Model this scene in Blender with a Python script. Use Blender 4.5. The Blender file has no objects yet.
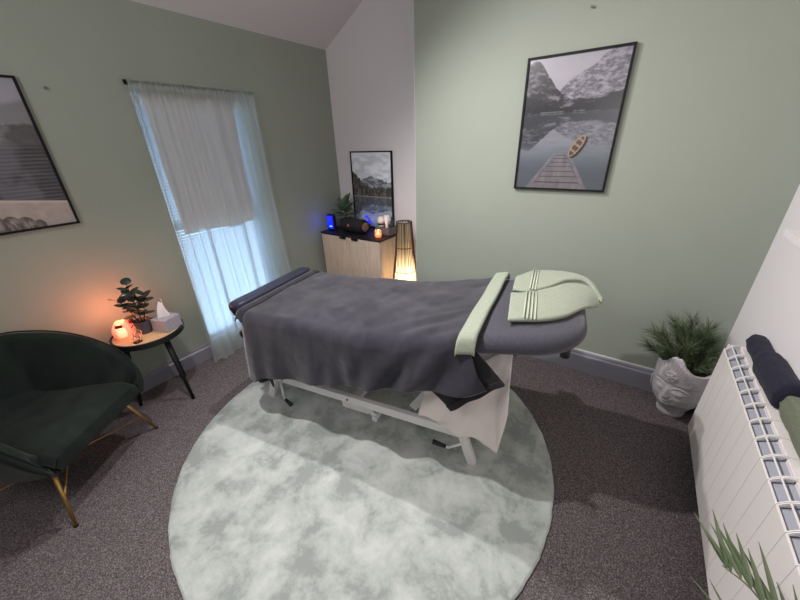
import bpy, bmesh, math, random
import numpy as np
from mathutils import Vector, Matrix
random.seed(7)
PI = math.pi
C = bpy.context.scene.collection
sc = bpy.context.scene

# ------------------------------------------------------------------ materials
def lin(c):
    return tuple((x/12.92 if x <= .04045 else ((x+.055)/1.055)**2.4) for x in c)
def rgb(r, g, b):
    return lin((r/255, g/255, b/255)) + (1,)
def mat(name, col, rough=.6, metal=0, noise=None, bump=None, sheen=0, col2=None, emit=None, es=0, trans=0, alpha=None, coat=0, spec=.5, ior=1.45, bdist=.002):
    """noise=(scale, detail) mixes col and col2; bump=(scale, strength)"""
    m = bpy.data.materials.new(name); m.use_nodes = True
    n = m.node_tree.nodes; l = m.node_tree.links; p = n['Principled BSDF']
    p.inputs['Base Color'].default_value = col
    p.inputs['Roughness'].default_value = rough
    p.inputs['Metallic'].default_value = metal
    p.inputs['Specular IOR Level'].default_value = spec
    p.inputs['IOR'].default_value = ior
    if sheen:
        p.inputs['Sheen Weight'].default_value = sheen
        p.inputs['Sheen Roughness'].default_value = .45
    if coat: p.inputs['Coat Weight'].default_value = coat
    if trans: p.inputs['Transmission Weight'].default_value = trans
    if emit:
        p.inputs['Emission Color'].default_value = emit; p.inputs['Emission Strength'].default_value = es
    if alpha is not None: p.inputs['Alpha'].default_value = alpha
    tc = n.new('ShaderNodeTexCoord')
    if noise:
        t = n.new('ShaderNodeTexNoise'); t.inputs['Scale'].default_value = noise[0]; t.inputs['Detail'].default_value = noise[1]
        l.new(tc.outputs['Object'], t.inputs['Vector'])
        r = n.new('ShaderNodeValToRGB')
        w = noise[2] if len(noise) > 2 else .2
        r.color_ramp.elements[0].position = .5-w; r.color_ramp.elements[1].position = .5+w
        r.color_ramp.elements[0].color = col; r.color_ramp.elements[1].color = col2
        l.new(t.outputs['Fac'], r.inputs['Fac']); l.new(r.outputs['Color'], p.inputs['Base Color'])
    if bump:
        t = n.new('ShaderNodeTexNoise'); t.inputs['Scale'].default_value = bump[0]; t.inputs['Detail'].default_value = 4
        l.new(tc.outputs['Object'], t.inputs['Vector'])
        b = n.new('ShaderNodeBump'); b.inputs['Strength'].default_value = bump[1]; b.inputs['Distance'].default_value = bdist
        l.new(t.outputs['Fac'], b.inputs['Height']); l.new(b.outputs['Normal'], p.inputs['Normal'])
    return m

M = {}
M['green'] = mat('green_paint', rgb(152,160,148), .75, noise=(3,3,.3), col2=rgb(148,156,144), bump=(180,.12))
M['white_paint'] = mat('white_paint', rgb(222,219,221), .8, bump=(150,.1))
M['ceiling'] = mat('ceiling_paint', rgb(218,212,213), .85, bump=(150,.1))
M['skirt'] = mat('grey_gloss_paint', rgb(136,136,147), .35)
M['caulk'] = mat('white_caulk', rgb(222,222,222), .6)
M['rad'] = mat('white_enamel', rgb(226,222,219), .35)
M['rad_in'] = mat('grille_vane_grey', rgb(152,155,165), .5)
M['metal_white'] = mat('white_metal', rgb(222,222,222), .35)
M['black_plastic'] = mat('black_plastic', rgb(26,26,28), .4)
M['black_wood'] = mat('black_wood', rgb(26,26,29), .5, spec=.35)
M['black_frame'] = mat('black_frame', rgb(22,21,23), .6, spec=.25)
M['brass'] = mat('brushed_brass', rgb(205,165,98), .3, metal=.9)
M['vinyl'] = mat('blue_grey_vinyl', rgb(50,52,68), .4, bump=(300,.1))
M['cover'] = mat('charcoal_towelling', rgb(58,58,67), .95, noise=(90,4,.25), col2=rgb(74,74,84), bump=(350,.6), sheen=.25)
M['black_cloth'] = mat('black_cloth', rgb(31,30,34), .9, bump=(300,.3), sheen=.1)
M['sage_towel'] = mat('sage_towelling', rgb(143,153,135), .95, noise=(120,4,.25), col2=rgb(163,172,153), bump=(420,.8), sheen=.3)
M['sage_hem'] = mat('sage_hem', rgb(186,193,176), .9, bump=(300,.2))
M['green_towel'] = mat('olive_towelling', rgb(98,104,86), .95, noise=(120,4,.25), col2=rgb(114,120,101), bump=(420,.9), sheen=.05)
M['navy_towel'] = mat('navy_towelling', rgb(26,27,42), .95, noise=(120,4,.25), col2=rgb(38,39,57), bump=(420,.9), sheen=.04)
M['cream'] = mat('cream_cotton', rgb(238,229,224), .9, bump=(60,.25))
M['linen'] = mat('linen', rgb(150,148,145), .9, noise=(200,4,.2), col2=rgb(165,162,158), bump=(300,.3))
M['terracotta'] = mat('dark_pot', rgb(74,72,80), .6)
M['white_pot'] = mat('lilac_white_ceramic', rgb(205,200,215), .3)
M['soil'] = mat('soil', rgb(50,40,34), .95, bump=(120,.8), bdist=.005)
M['leaf_dark'] = mat('dark_leaf', rgb(38,52,46), .35, noise=(25,2,.3), col2=rgb(52,66,56))
M['leaf_green'] = mat('green_leaf', rgb(72,94,74), .4, noise=(25,2,.3), col2=rgb(104,128,102))
M['pine'] = mat('needle_green', rgb(64,80,56), .6, noise=(18,2,.25), col2=rgb(112,126,94))
M['palm'] = mat('palm_green', rgb(72,86,60), .45, noise=(14,2,.3), col2=rgb(98,110,80))
M['stem'] = mat('stem', rgb(92,96,66), .6)
M['oak'] = None
M['gold_stem'] = mat('woody_stem', rgb(96,72,52), .7)
M['tissue'] = mat('tissue_paper', rgb(240,232,232), .9)
M['tissue_box'] = mat('grey_felt', rgb(150,145,152), .9, noise=(150,3,.25), col2=rgb(176,170,178))
M['glass'] = mat('clear_glass', rgb(250,248,248), .05, trans=1)
M['ceramic'] = mat('white_ceramic', rgb(225,222,215), .35)
M['nail'] = mat('grey_steel', rgb(110,108,100), .4, metal=.6)
M['beige'] = mat('beige_wood', rgb(214,196,172), .6)
M['wicker'] = mat('dark_cane', rgb(58,46,38), .7)
M['bulb'] = mat('warm_bulb', rgb(255,230,190), .5, emit=rgb(255,215,150), es=5)
M['flame'] = mat('candle_flame', rgb(255,210,150), .5, emit=rgb(255,200,120), es=25)
M['wax'] = mat('candle_wax', rgb(245,205,170), .5, emit=rgb(255,150,85), es=.9)
M['candle_glass'] = mat('candle_glass', rgb(255,225,205), .08, trans=.9, emit=rgb(255,130,70), es=.25)
M['blue_lit'] = mat('blue_light_panel', rgb(20,20,200), .4, emit=rgb(8,20,255), es=3.2)
M['cyan_lit'] = mat('cyan_digits', rgb(120,200,255), .4, emit=rgb(90,190,255), es=2.5)
M['speaker_cloth'] = mat('black_speaker_mesh', rgb(28,27,29), .85, bump=(500,.6))
M['speaker_end'] = mat('bronze_passive_cone', rgb(120,98,84), .45, metal=.4)
M['badge_red'] = mat('red_badge', rgb(205,55,45), .4)
M['badge_white'] = mat('badge_white', rgb(240,230,225), .4)
M['salt'] = mat('glowing_salt_glass', rgb(250,190,160), .5, emit=rgb(255,110,78), es=1.15, noise=(9,3,.2), col2=rgb(250,150,130))
M['salt_hot'] = mat('glowing_salt_core', rgb(255,225,190), .5, emit=rgb(255,170,120), es=1.3)
M['maroon'] = mat('maroon_ribbon', rgb(130,24,44), .5)
M['stone'] = mat('grey_cast_stone', rgb(182,178,181), .85, noise=(60,5,.25), col2=rgb(198,194,197), bump=(220,.5))
M['lampwhite'] = mat('lamp_lens', rgb(255,250,240), .4)
M['dark_item'] = mat('dark_green_glass', rgb(50,52,46), .2)
M['tray'] = mat('grey_felt_tray', rgb(96,92,98), .8)
M['pane'] = mat('window_glass', rgb(235,245,255), .0, trans=1, ior=1.02)
M['upvc'] = mat('white_upvc', rgb(235,238,240), .35)

def special_mats():
    # carpet
    m = bpy.data.materials.new('speckled_carpet'); m.use_nodes = True; n = m.node_tree.nodes; l = m.node_tree.links; p = n['Principled BSDF']
    p.inputs['Roughness'].default_value = 1; p.inputs['Specular IOR Level'].default_value = .1
    tc = n.new('ShaderNodeTexCoord')
    t = n.new('ShaderNodeTexNoise'); t.inputs['Scale'].default_value = 190; t.inputs['Detail'].default_value = 3; t.inputs['Roughness'].default_value = .7
    v = n.new('ShaderNodeTexVoronoi'); v.inputs['Scale'].default_value = 230
    l.new(tc.outputs['Object'], t.inputs['Vector']); l.new(tc.outputs['Object'], v.inputs['Vector'])
    a = n.new('ShaderNodeMath'); a.operation = 'MULTIPLY_ADD'; a.inputs[1].default_value = .35; l.new(v.outputs['Color'], a.inputs[0]); l.new(t.outputs['Fac'], a.inputs[2])
    r = n.new('ShaderNodeValToRGB'); e = r.color_ramp.elements
    e[0].position = .44; e[0].color = rgb(66,61,63); e[1].position = .92; e[1].color = rgb(150,142,142)
    x = e.new(.66); x.color = rgb(96,89,91)
    l.new(a.outputs[0], r.inputs['Fac']); l.new(r.outputs['Color'], p.inputs['Base Color'])
    b = n.new('ShaderNodeBump'); b.inputs['Strength'].default_value = .7; b.inputs['Distance'].default_value = .006
    l.new(a.outputs[0], b.inputs['Height']); l.new(b.outputs['Normal'], p.inputs['Normal'])
    M['carpet'] = m
    # rug
    m = bpy.data.materials.new('mottled_sage_pile'); m.use_nodes = True; n = m.node_tree.nodes; l = m.node_tree.links; p = n['Principled BSDF']
    p.inputs['Roughness'].default_value = .9; p.inputs['Sheen Weight'].default_value = .3; p.inputs['Specular IOR Level'].default_value = .2
    tc = n.new('ShaderNodeTexCoord')
    t1 = n.new('ShaderNodeTexNoise'); t1.inputs['Scale'].default_value = 5.5; t1.inputs['Detail'].default_value = 9; t1.inputs['Roughness'].default_value = .6; t1.inputs['Distortion'].default_value = .25
    t2 = n.new('ShaderNodeTexNoise'); t2.inputs['Scale'].default_value = 30; t2.inputs['Detail'].default_value = 6; t2.inputs['Roughness'].default_value = .7
    t3 = n.new('ShaderNodeTexNoise'); t3.inputs['Scale'].default_value = 260; t3.inputs['Detail'].default_value = 2
    for t in (t1, t2, t3): l.new(tc.outputs['Object'], t.inputs['Vector'])
    a = n.new('ShaderNodeMath'); a.operation = 'MULTIPLY_ADD'; a.inputs[1].default_value = .28; l.new(t2.outputs['Fac'], a.inputs[0]); l.new(t1.outputs['Fac'], a.inputs[2])
    r = n.new('ShaderNodeValToRGB'); e = r.color_ramp.elements
    e[0].position = .54; e[0].color = rgb(150,158,154); e[1].position = .78; e[1].color = rgb(198,204,200)
    x = e.new(.63); x.color = rgb(176,184,179)
    l.new(a.outputs[0], r.inputs['Fac']); l.new(r.outputs['Color'], p.inputs['Base Color'])
    s = n.new('ShaderNodeMath'); s.operation = 'MULTIPLY_ADD'; s.inputs[1].default_value = .5; l.new(t3.outputs['Fac'], s.inputs[0]); l.new(a.outputs[0], s.inputs[2])
    b = n.new('ShaderNodeBump'); b.inputs['Strength'].default_value = .55; b.inputs['Distance'].default_value = .012
    l.new(s.outputs[0], b.inputs['Height']); l.new(b.outputs['Normal'], p.inputs['Normal'])
    M['rug'] = m
    # fleece blanket / velvet with nap variation
    def nap(name, c1, c2, sc_, sheen, bs):
        m = bpy.data.materials.new(name); m.use_nodes = True; n = m.node_tree.nodes; l = m.node_tree.links; p = n['Principled BSDF']
        p.inputs['Roughness'].default_value = .85; p.inputs['Sheen Weight'].default_value = sheen; p.inputs['Sheen Roughness'].default_value = .4
        p.inputs['Specular IOR Level'].default_value = .2
        tc = n.new('ShaderNodeTexCoord'); mp = n.new('ShaderNodeMapping'); mp.inputs['Scale'].default_value = (1, 1, .5)
        l.new(tc.outputs['Object'], mp.inputs['Vector'])
        t = n.new('ShaderNodeTexNoise'); t.inputs['Scale'].default_value = sc_; t.inputs['Detail'].default_value = 6; t.inputs['Roughness'].default_value = .6; t.inputs['Distortion'].default_value = .8
        l.new(mp.outputs['Vector'], t.inputs['Vector'])
        r = n.new('ShaderNodeValToRGB'); e = r.color_ramp.elements
        e[0].position = .35; e[0].color = c1; e[1].position = .68; e[1].color = c2
        l.new(t.outputs['Fac'], r.inputs['Fac']); l.new(r.outputs['Color'], p.inputs['Base Color'])
        t2 = n.new('ShaderNodeTexNoise'); t2.inputs['Scale'].default_value = 400; l.new(tc.outputs['Object'], t2.inputs['Vector'])
        b = n.new('ShaderNodeBump'); b.inputs['Strength'].default_value = bs; b.inputs['Distance'].default_value = .003
        l.new(t2.outputs['Fac'], b.inputs['Height']); l.new(b.outputs['Normal'], p.inputs['Normal'])
        return m
    M['fleece'] = nap('charcoal_fleece', rgb(40,40,48), rgb(60,59,68), 7, .5, .4)
    M['velvet'] = nap('dark_green_velvet', rgb(20,26,24), rgb(33,42,37), 6, .12, .2)
    # oak veneer
    m = bpy.data.materials.new('pale_oak_veneer'); m.use_nodes = True; n = m.node_tree.nodes; l = m.node_tree.links; p = n['Principled BSDF']
    tc = n.new('ShaderNodeTexCoord'); mp = n.new('ShaderNodeMapping'); mp.inputs['Scale'].default_value = (1, 1, .08); l.new(tc.outputs['Object'], mp.inputs['Vector'])
    t = n.new('ShaderNodeTexNoise'); t.inputs['Scale'].default_value = 70; t.inputs['Detail'].default_value = 4; l.new(mp.outputs['Vector'], t.inputs['Vector'])
    r = n.new('ShaderNodeValToRGB'); e = r.color_ramp.elements; e[0].position = .3; e[0].color = rgb(186,166,146); e[1].position = .7; e[1].color = rgb(212,194,174)
    l.new(t.outputs['Fac'], r.inputs['Fac']); l.new(r.outputs['Color'], p.inputs['Base Color']); p.inputs['Roughness'].default_value = .5
    M['oak'] = m
    # cane weave
    m = bpy.data.materials.new('woven_cane'); m.use_nodes = True; n = m.node_tree.nodes; l = m.node_tree.links; p = n['Principled BSDF']
    tc = n.new('ShaderNodeTexCoord'); outs = []
    for d in ('X', 'Y'):
        w = n.new('ShaderNodeTexWave'); w.bands_direction = d; w.inputs['Scale'].default_value = 32; l.new(tc.outputs['Object'], w.inputs['Vector']); outs.append(w)
    a = n.new('ShaderNodeMath'); a.operation = 'MAXIMUM'; l.new(outs[0].outputs['Fac'], a.inputs[0]); l.new(outs[1].outputs['Fac'], a.inputs[1])
    r = n.new('ShaderNodeValToRGB'); e = r.color_ramp.elements; e[0].position = .2; e[0].color = rgb(120,88,60); e[1].position = .8; e[1].color = rgb(226,196,150)
    l.new(a.outputs[0], r.inputs['Fac']); l.new(r.outputs['Color'], p.inputs['Base Color'])
    b = n.new('ShaderNodeBump'); b.inputs['Strength'].default_value = .6; b.inputs['Distance'].default_value = .002; l.new(a.outputs[0], b.inputs['Height']); l.new(b.outputs['Normal'], p.inputs['Normal'])
    M['cane'] = m
    # sheer curtain
    m = bpy.data.materials.new('sheer_voile'); m.use_nodes = True; n = m.node_tree.nodes; l = m.node_tree.links; n.clear()
    o = n.new('ShaderNodeOutputMaterial'); tr = n.new('ShaderNodeBsdfTransparent'); d = n.new('ShaderNodeBsdfDiffuse'); tl = n.new('ShaderNodeBsdfTranslucent')
    d.inputs['Color'].default_value = rgb(222,228,226); tl.inputs['Color'].default_value = rgb(232,238,238)
    m1 = n.new('ShaderNodeMixShader'); m1.inputs[0].default_value = .6; l.new(d.outputs[0], m1.inputs[1]); l.new(tl.outputs[0], m1.inputs[2])
    m2 = n.new('ShaderNodeMixShader'); lw = n.new('ShaderNodeLayerWeight'); lw.inputs['Blend'].default_value = .35
    mr = n.new('ShaderNodeMapRange'); mr.inputs['To Min'].default_value = .36; mr.inputs['To Max'].default_value = .6
    l.new(lw.outputs['Facing'], mr.inputs['Value']); l.new(mr.outputs[0], m2.inputs[0])
    l.new(tr.outputs[0], m2.inputs[1]); l.new(m1.outputs[0], m2.inputs[2]); l.new(m2.outputs[0], o.inputs['Surface'])
    M['voile'] = m
    # translucent blind slat, roller cloth
    def transl(name, c, f):
        m = bpy.data.materials.new(name); m.use_nodes = True; n = m.node_tree.nodes; l = m.node_tree.links; n.clear()
        o = n.new('ShaderNodeOutputMaterial'); d = n.new('ShaderNodeBsdfDiffuse'); tl = n.new('ShaderNodeBsdfTranslucent'); x = n.new('ShaderNodeMixShader')
        d.inputs['Color'].default_value = c; tl.inputs['Color'].default_value = c; x.inputs[0].default_value = f
        l.new(d.outputs[0], x.inputs[1]); l.new(tl.outputs[0], x.inputs[2]); l.new(x.outputs[0], o.inputs['Surface'])
        return m
    M['slat'] = transl('white_slat', rgb(225,232,240), .35)
    M['shade'] = transl('grey_linen_shade', rgb(222,215,210), .45)
    M['paper_lit'] = transl('paper_shade', rgb(240,228,205), .7)
    # vertex colour print
    m = bpy.data.materials.new('photo_print'); m.use_nodes = True; n = m.node_tree.nodes; l = m.node_tree.links; p = n['Principled BSDF']
    at = n.new('ShaderNodeVertexColor'); at.layer_name = 'print'; l.new(at.outputs['Color'], p.inputs['Base Color']); p.inputs['Roughness'].default_value = .3
    M['print'] = m
special_mats()

# ------------------------------------------------------------------ mesh helpers
class MB:
    def __init__(s): s.v = []; s.f = []
    def add(s, v, f):
        o = len(s.v); s.v += [tuple(x) for x in v]; s.f += [tuple(i+o for i in q) for q in f]; return s
    def box(s, c, d, rot=None):
        x, y, z = d[0]/2, d[1]/2, d[2]/2
        v = [Vector((a*x, b*y, e*z)) for a in (-1, 1) for b in (-1, 1) for e in (-1, 1)]
        if rot is not None: v = [rot @ p for p in v]
        v = [p+Vector(c) for p in v]
        return s.add(v, [(0,1,3,2),(4,6,7,5),(0,4,5,1),(2,3,7,6),(0,2,6,4),(1,5,7,3)])
    def span(s, x0, x1, y0, y1, z0, z1):
        return s.box(((x0+x1)/2, (y0+y1)/2, (z0+z1)/2), (abs(x1-x0), abs(y1-y0), abs(z1-z0)))
    def tube(s, pts, r, seg=10, cap=True, squash=1):
        pts = [Vector(p) for p in pts]; n = len(pts)
        rs = r if isinstance(r, (list, tuple)) else [r]*n
        t0 = (pts[1]-pts[0]).normalized(); up = Vector((0,0,1)) if abs(t0.z) < .9 else Vector((1,0,0))
        a = t0.cross(up).normalized(); vs = []
        for i in range(n):
            t = (pts[min(i+1, n-1)]-pts[max(i-1, 0)]).normalized()
            a = (a - t*a.dot(t)).normalized(); b = t.cross(a)
            for k in range(seg):
                w = 2*PI*k/seg; vs.append(pts[i]+a*math.cos(w)*rs[i]+b*math.sin(w)*rs[i]*squash)
        fs = [(i*seg+k, i*seg+(k+1) % seg, (i+1)*seg+(k+1) % seg, (i+1)*seg+k) for i in range(n-1) for k in range(seg)]
        if cap: fs += [tuple(range(seg))[::-1], tuple((n-1)*seg+k for k in range(seg))]
        return s.add(vs, fs)
    def beam(s, a, b, w, h, up=(0,0,1)):
        """rectangular bar from a to b, w across, h along up"""
        a = Vector(a); b = Vector(b); t = (b-a); L = t.length; t.normalize(); u = Vector(up); x = t.cross(u).normalized(); u = x.cross(t)
        R = Matrix((t, x, u)).transposed()
        return s.box((a+b)/2, (L, w, h), R)
    def lathe(s, prof, seg=32, c=(0,0,0), cap=True):
        n = len(prof); c = Vector(c)
        vs = [c+Vector((r*math.cos(2*PI*k/seg), r*math.sin(2*PI*k/seg), z)) for r, z in prof for k in range(seg)]
        fs = [(i*seg+k, i*seg+(k+1) % seg, (i+1)*seg+(k+1) % seg, (i+1)*seg+k) for i in range(n-1) for k in range(seg)]
        if cap: fs += [tuple(range(seg))[::-1], tuple((n-1)*seg+k for k in range(seg))]
        return s.add(vs, fs)
    def grid(s, fn, nu, nv, closed=False):
        vs = [fn(i/(nu-1) if not closed else i/nu, j/(nv-1)) for i in range(nu) for j in range(nv)]
        fs = []
        for i in range(nu if closed else nu-1):
            for j in range(nv-1):
                a = i*nv+j; b = ((i+1) % nu)*nv+j
                fs.append((a, b, b+1, a+1))
        return s.add(vs, fs)
    def leaf(s, base, d, n, L, W, fold=.2, droop=.25, seg=7, tip=1.0, rnd_=.8):
        """pointed leaf blade from base along d, n = upward normal"""
        base = Vector(base); d = Vector(d).normalized(); n = Vector(n); sd = d.cross(n)
        if sd.length < 1e-4: sd = d.cross(Vector((1, 0, 0)))
        sd.normalize(); n = sd.cross(d); vs = []; fs = []
        for i in range(seg+1):
            t = i/seg; w = W*.5*math.sin(PI*min(1, t**(.75*tip)))**rnd_ if 0 < t < 1 else .0006
            c = base+d*L*t - Vector((0, 0, 1))*droop*L*t*t
            vs += [c-sd*w+n*w*fold, c, c+sd*w+n*w*fold]
        for i in range(seg):
            a = i*3; fs += [(a, a+1, a+4, a+3), (a+1, a+2, a+5, a+4)]
        return s.add(vs, fs)

def obj(name, mb, m, parent=None, loc=(0,0,0), rotz=0, smooth=False, bevel=0, solid=0, sub=0, recalc=True, weld=False):
    me = bpy.data.meshes.new(name); me.from_pydata(mb.v, [], mb.f); me.update()
    if recalc:
        bm = bmesh.new(); bm.from_mesh(me)
        if weld: bmesh.ops.remove_doubles(bm, verts=bm.verts, dist=.0004)
        bmesh.ops.recalc_face_normals(bm, faces=bm.faces); bm.to_mesh(me); bm.free()
    me.materials.append(m if not isinstance(m, str) else M[m])
    if smooth: me.polygons.foreach_set('use_smooth', [True]*len(me.polygons))
    o = bpy.data.objects.new(name, me); C.objects.link(o)
    o.location = loc; o.rotation_euler = (0, 0, rotz)
    if parent: o.parent = parent
    if solid:
        k = o.modifiers.new('solid', 'SOLIDIFY'); k.thickness = solid; k.offset = -1
    if bevel:
        k = o.modifiers.new('bevel', 'BEVEL'); k.width = bevel; k.segments = 3; k.limit_method = 'ANGLE'
    if sub:
        k = o.modifiers.new('sub', 'SUBSURF'); k.levels = sub; k.render_levels = sub
    return o
def tag(o, label=None, cat=None, group=None, kind=None):
    if label: o['label'] = label
    if cat: o['category'] = cat
    if group: o['group'] = group
    if kind: o['kind'] = kind
    return o
def thing(name, label, cat, loc=(0,0,0), rotz=0, group=None):
    o = bpy.data.objects.new(name, None); C.objects.link(o); o.empty_display_size = .1
    o.location = loc; o.rotation_euler = (0, 0, rotz)
    return tag(o, label, cat, group)
def struct(name, mb, m, label=None, **k):
    return tag(obj(name, mb, m, **k), label, None, None, 'structure')

# value noise for displacement and prints
_rs = np.random.RandomState(3); _N = _rs.rand(256, 256)
def vnoise(x, y):
    x = np.asarray(x, float); y = np.asarray(y, float)
    xi = np.floor(x).astype(int); yi = np.floor(y).astype(int); fx = x-xi; fy = y-yi
    fx = fx*fx*(3-2*fx); fy = fy*fy*(3-2*fy)
    g = lambda a, b: _N[a % 256, b % 256]
    return (g(xi, yi)*(1-fx)+g(xi+1, yi)*fx)*(1-fy)+(g(xi, yi+1)*(1-fx)+g(xi+1, yi+1)*fx)*fy
def fbm(x, y, o=5, g=.5):
    s = 0; a = 1; n = 0
    for i in range(o):
        s = s+a*vnoise(np.asarray(x)*2**i+17.3*i, np.asarray(y)*2**i+9.1*i); n += a; a *= g
    return s/n
def sst(a, b, x):
    t = np.clip((np.asarray(x)-a)/(b-a), 0, 1); return t*t*(3-2*t)
def interp(x, xs, ys): return float(np.interp(x, xs, ys))
def catmull(P, n):
    P = [Vector(p) for p in P]; Q = [P[0]*2-P[1]]+P+[P[-1]*2-P[-2]]; out = []
    for i in range(n):
        t = i/(n-1)*(len(P)-1); k = min(int(t), len(P)-2); t -= k
        a, b, c, d = Q[k:k+4]
        out.append(.5*((2*b)+(c-a)*t+(2*a-5*b+4*c-d)*t*t+(3*b-a-3*c+d)*t**3))
    return out

# ------------------------------------------------------------------ the room
XL, XR, YB, YR, YF, XC = -2.57, .607, 2.318, 2.64, -1.9, -1.437
ZC = 2.29     # ceiling height at the left wall; it slopes up at SL
SL = .553; XFLAT = -1.95; ZF = ZC+(XFLAT-XL)*SL
WY0, WY1, WZ0, WZ1 = .99, 1.74, .05, 1.86
struct('floor', MB().span(XL-.25, XR+.2, YF-.1, YR+.1, -.1, 0), 'carpet', 'dark grey brown speckled carpet floor')
wl = MB()
wl.span(XL-.22, XL, YF, WY0, 0, ZC+.05); wl.span(XL-.22, XL, WY1, YR+.1, 0, ZC+.05); wl.span(XL-.22, XL, WY0, WY1, WZ1, ZC+.05); wl.span(XL-.22, XL, WY0, WY1, -.05, WZ0)
struct('wall_left', wl, 'green', 'grey green wall with the tall curtained window')
struct('wall_recess', MB().span(XL, XC+.05, YR, YR+.1, 0, 3.0), 'white_paint', 'white wall of the narrow recess behind the cabinet')
struct('wall_back', MB().span(XC, XR+.15, YB, YR+.1, 0, 3.0), 'green', 'sage green chimney breast wall with the boat picture')
# the side of the chimney breast is painted white like the recess
struct('trim_1', MB().span(XC-.003, XC, YB+.001, YR, 0, 2.9), 'white_paint', 'white painted return of the chimney breast')
W2 = (1.02, 1.99, 1.15, 2.2)
wr = MB(); wr.span(XR, XR+.25, YF, W2[0], 0, 3.0); wr.span(XR, XR+.25, W2[1], YB, 0, 3.0); wr.span(XR, XR+.25, W2[0], W2[1], 0, W2[2]-.015); wr.span(XR, XR+.25, W2[0], W2[1], W2[3], 3.0)
struct('wall_right', wr, 'white_paint', 'white wall behind the radiator')
struct('wall_front', MB().span(XL-.22, XR+.25, YF-.1, YF, 0, 3.0), 'green')
ce = MB(); zf = ZF
ce.add([(XL-.22, YF-.1, ZC-.22*SL), (XFLAT, YF-.1, zf), (XFLAT, YR+.1, zf), (XL-.22, YR+.1, ZC-.22*SL),
        (XL-.22, YF-.1, ZC+.2), (XFLAT, YF-.1, zf+.2), (XFLAT, YR+.1, zf+.2), (XL-.22, YR+.1, ZC+.2)],
       [(0,1,2,3),(4,7,6,5),(0,4,5,1),(1,5,6,2),(2,6,7,3),(3,7,4,0)])
ce.span(XFLAT, XR+.25, YF-.1, YR+.1, zf, zf+.2)
struct('ceiling', ce, 'ceiling', 'pinkish white sloping ceiling')
# baseboards with a moulded top
def baseboard(name, a, b, nrm, h, t, label):
    a = Vector(a); b = Vector(b); n = Vector(nrm)
    prof = [(0, 0), (t, 0), (t, h-.035), (t*.95, h-.03), (t*.55, h-.022), (t*.5, h-.01), (t*.25, h), (0, h)]
    mb = MB(); vs = [p+n*q[0]+Vector((0, 0, q[1])) for p in (a, b) for q in prof]; k = len(prof)
    mb.add(vs, [(i, (i+1) % k, k+(i+1) % k, k+i) for i in range(k)]+[tuple(range(k)), tuple(range(k, 2*k))[::-1]])
    return struct(name, mb, 'skirt', label)
baseboard('baseboard_left', (XL, YF, 0), (XL, WY0-.015, 0), (1, 0, 0), .13, .022, 'grey painted skirting below the green left wall')
baseboard('baseboard_left_far', (XL, WY1+.02, 0), (XL, YR, 0), (1, 0, 0), .13, .022, 'short grey skirting between window and recess')
baseboard('baseboard_back', (XC, YB, 0), (XR, YB, 0), (0, -1, 0), .155, .022, 'grey painted skirting along the sage back wall')
struct('trim_2', MB().span(XC, XR, YB-.006, YB, .154, .162), 'caulk', 'white caulk line over the back skirting')
baseboard('baseboard_recess', (XL, YR, 0), (XC, YR, 0), (0, -1, 0), .13, .022, 'grey skirting inside the recess')

# window in the left wall
w1 = thing('window_1', 'tall white window behind blind and curtain', None, (XL-.16, (WY0+WY1)/2, WZ0)); w1['kind'] = 'structure'
hw = (WY1-WY0)/2; hh = WZ1-WZ0
fr = MB(); fr.span(-.03, .03, -hw, -hw+.05, 0, hh); fr.span(-.03, .03, hw-.05, hw, 0, hh); fr.span(-.03, .03, -hw+.05, hw-.05, 0, .05); fr.span(-.03, .03, -hw+.05, hw-.05, hh-.05, hh); fr.span(-.028, .028, -hw+.05, hw-.05, .95, 1.0)
obj('window_frame', fr, 'upvc', w1); obj('pane', MB().span(-.004, .004, -hw+.05, hw-.05, .05, hh-.05), 'pane', w1)
# venetian blind
bl = thing('venetian_blind', 'white horizontal slatted blind glowing with daylight in the tall window', 'blind', (XL-.075, (WY0+WY1)/2, WZ0+.03))
sl = MB(); z = .03; rt = Matrix.Rotation(math.radians(-52), 3, 'Y')
while z < hh-.1:
    sl.box((0, 0, z), (.025, 2*hw-.03, .0012), rt); z += .021
obj('slats', sl, 'slat', bl)
hd = MB().span(-.02, .02, -hw+.01, hw-.01, hh-.09, hh-.05); obj('head_rail', hd, 'upvc', bl)
obj('bottom_rail', MB().span(-.012, .012, -hw+.015, hw-.015, 0, .016), 'upvc', bl)
for yy in (-.12, .17):
    obj('ladder_cord', MB().span(-.016, -.012, yy-.004, yy+.004, .0, hh-.09).span(.013, .016, yy-.004, yy+.004, .0, hh-.09), 'linen', bl)
# roman shade covering the upper left part
rs = thing('fabric_shade', 'grey linen shade pulled halfway down behind the sheer curtain', 'blind', (XL-.03, 1.345, .98))
def shf(u, v):
    y = -.29+.575*u; z = .86*v
    return (.006*math.sin(v*9)+.012*math.exp(-((v-.02)/.03)**2)+.004*math.sin(u*23+v*4), y, z+.012*math.sin(u*7)*(1-v)**4)
obj('shade_cloth', MB().grid(shf, 60, 60), 'shade', rs, smooth=True, solid=.002)
obj('shade_batten', MB().span(-.012, .012, -.29, .285, .855, .875), 'linen', rs)
# curtain rod
rod = thing('curtain_rod', 'thin dark curtain rod above the tall window', 'curtain rod', (XL+.05, 1.36, 1.89))
obj('rod', MB().tube([(0, -.405, 0), (0, .415, 0)], .007, 10), 'black_frame', rod, smooth=True)
for s in (-.38, .39): obj('bracket', MB().span(-.05, .004, s-.006, s+.006, -.012, .008), 'black_frame', rod)
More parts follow.
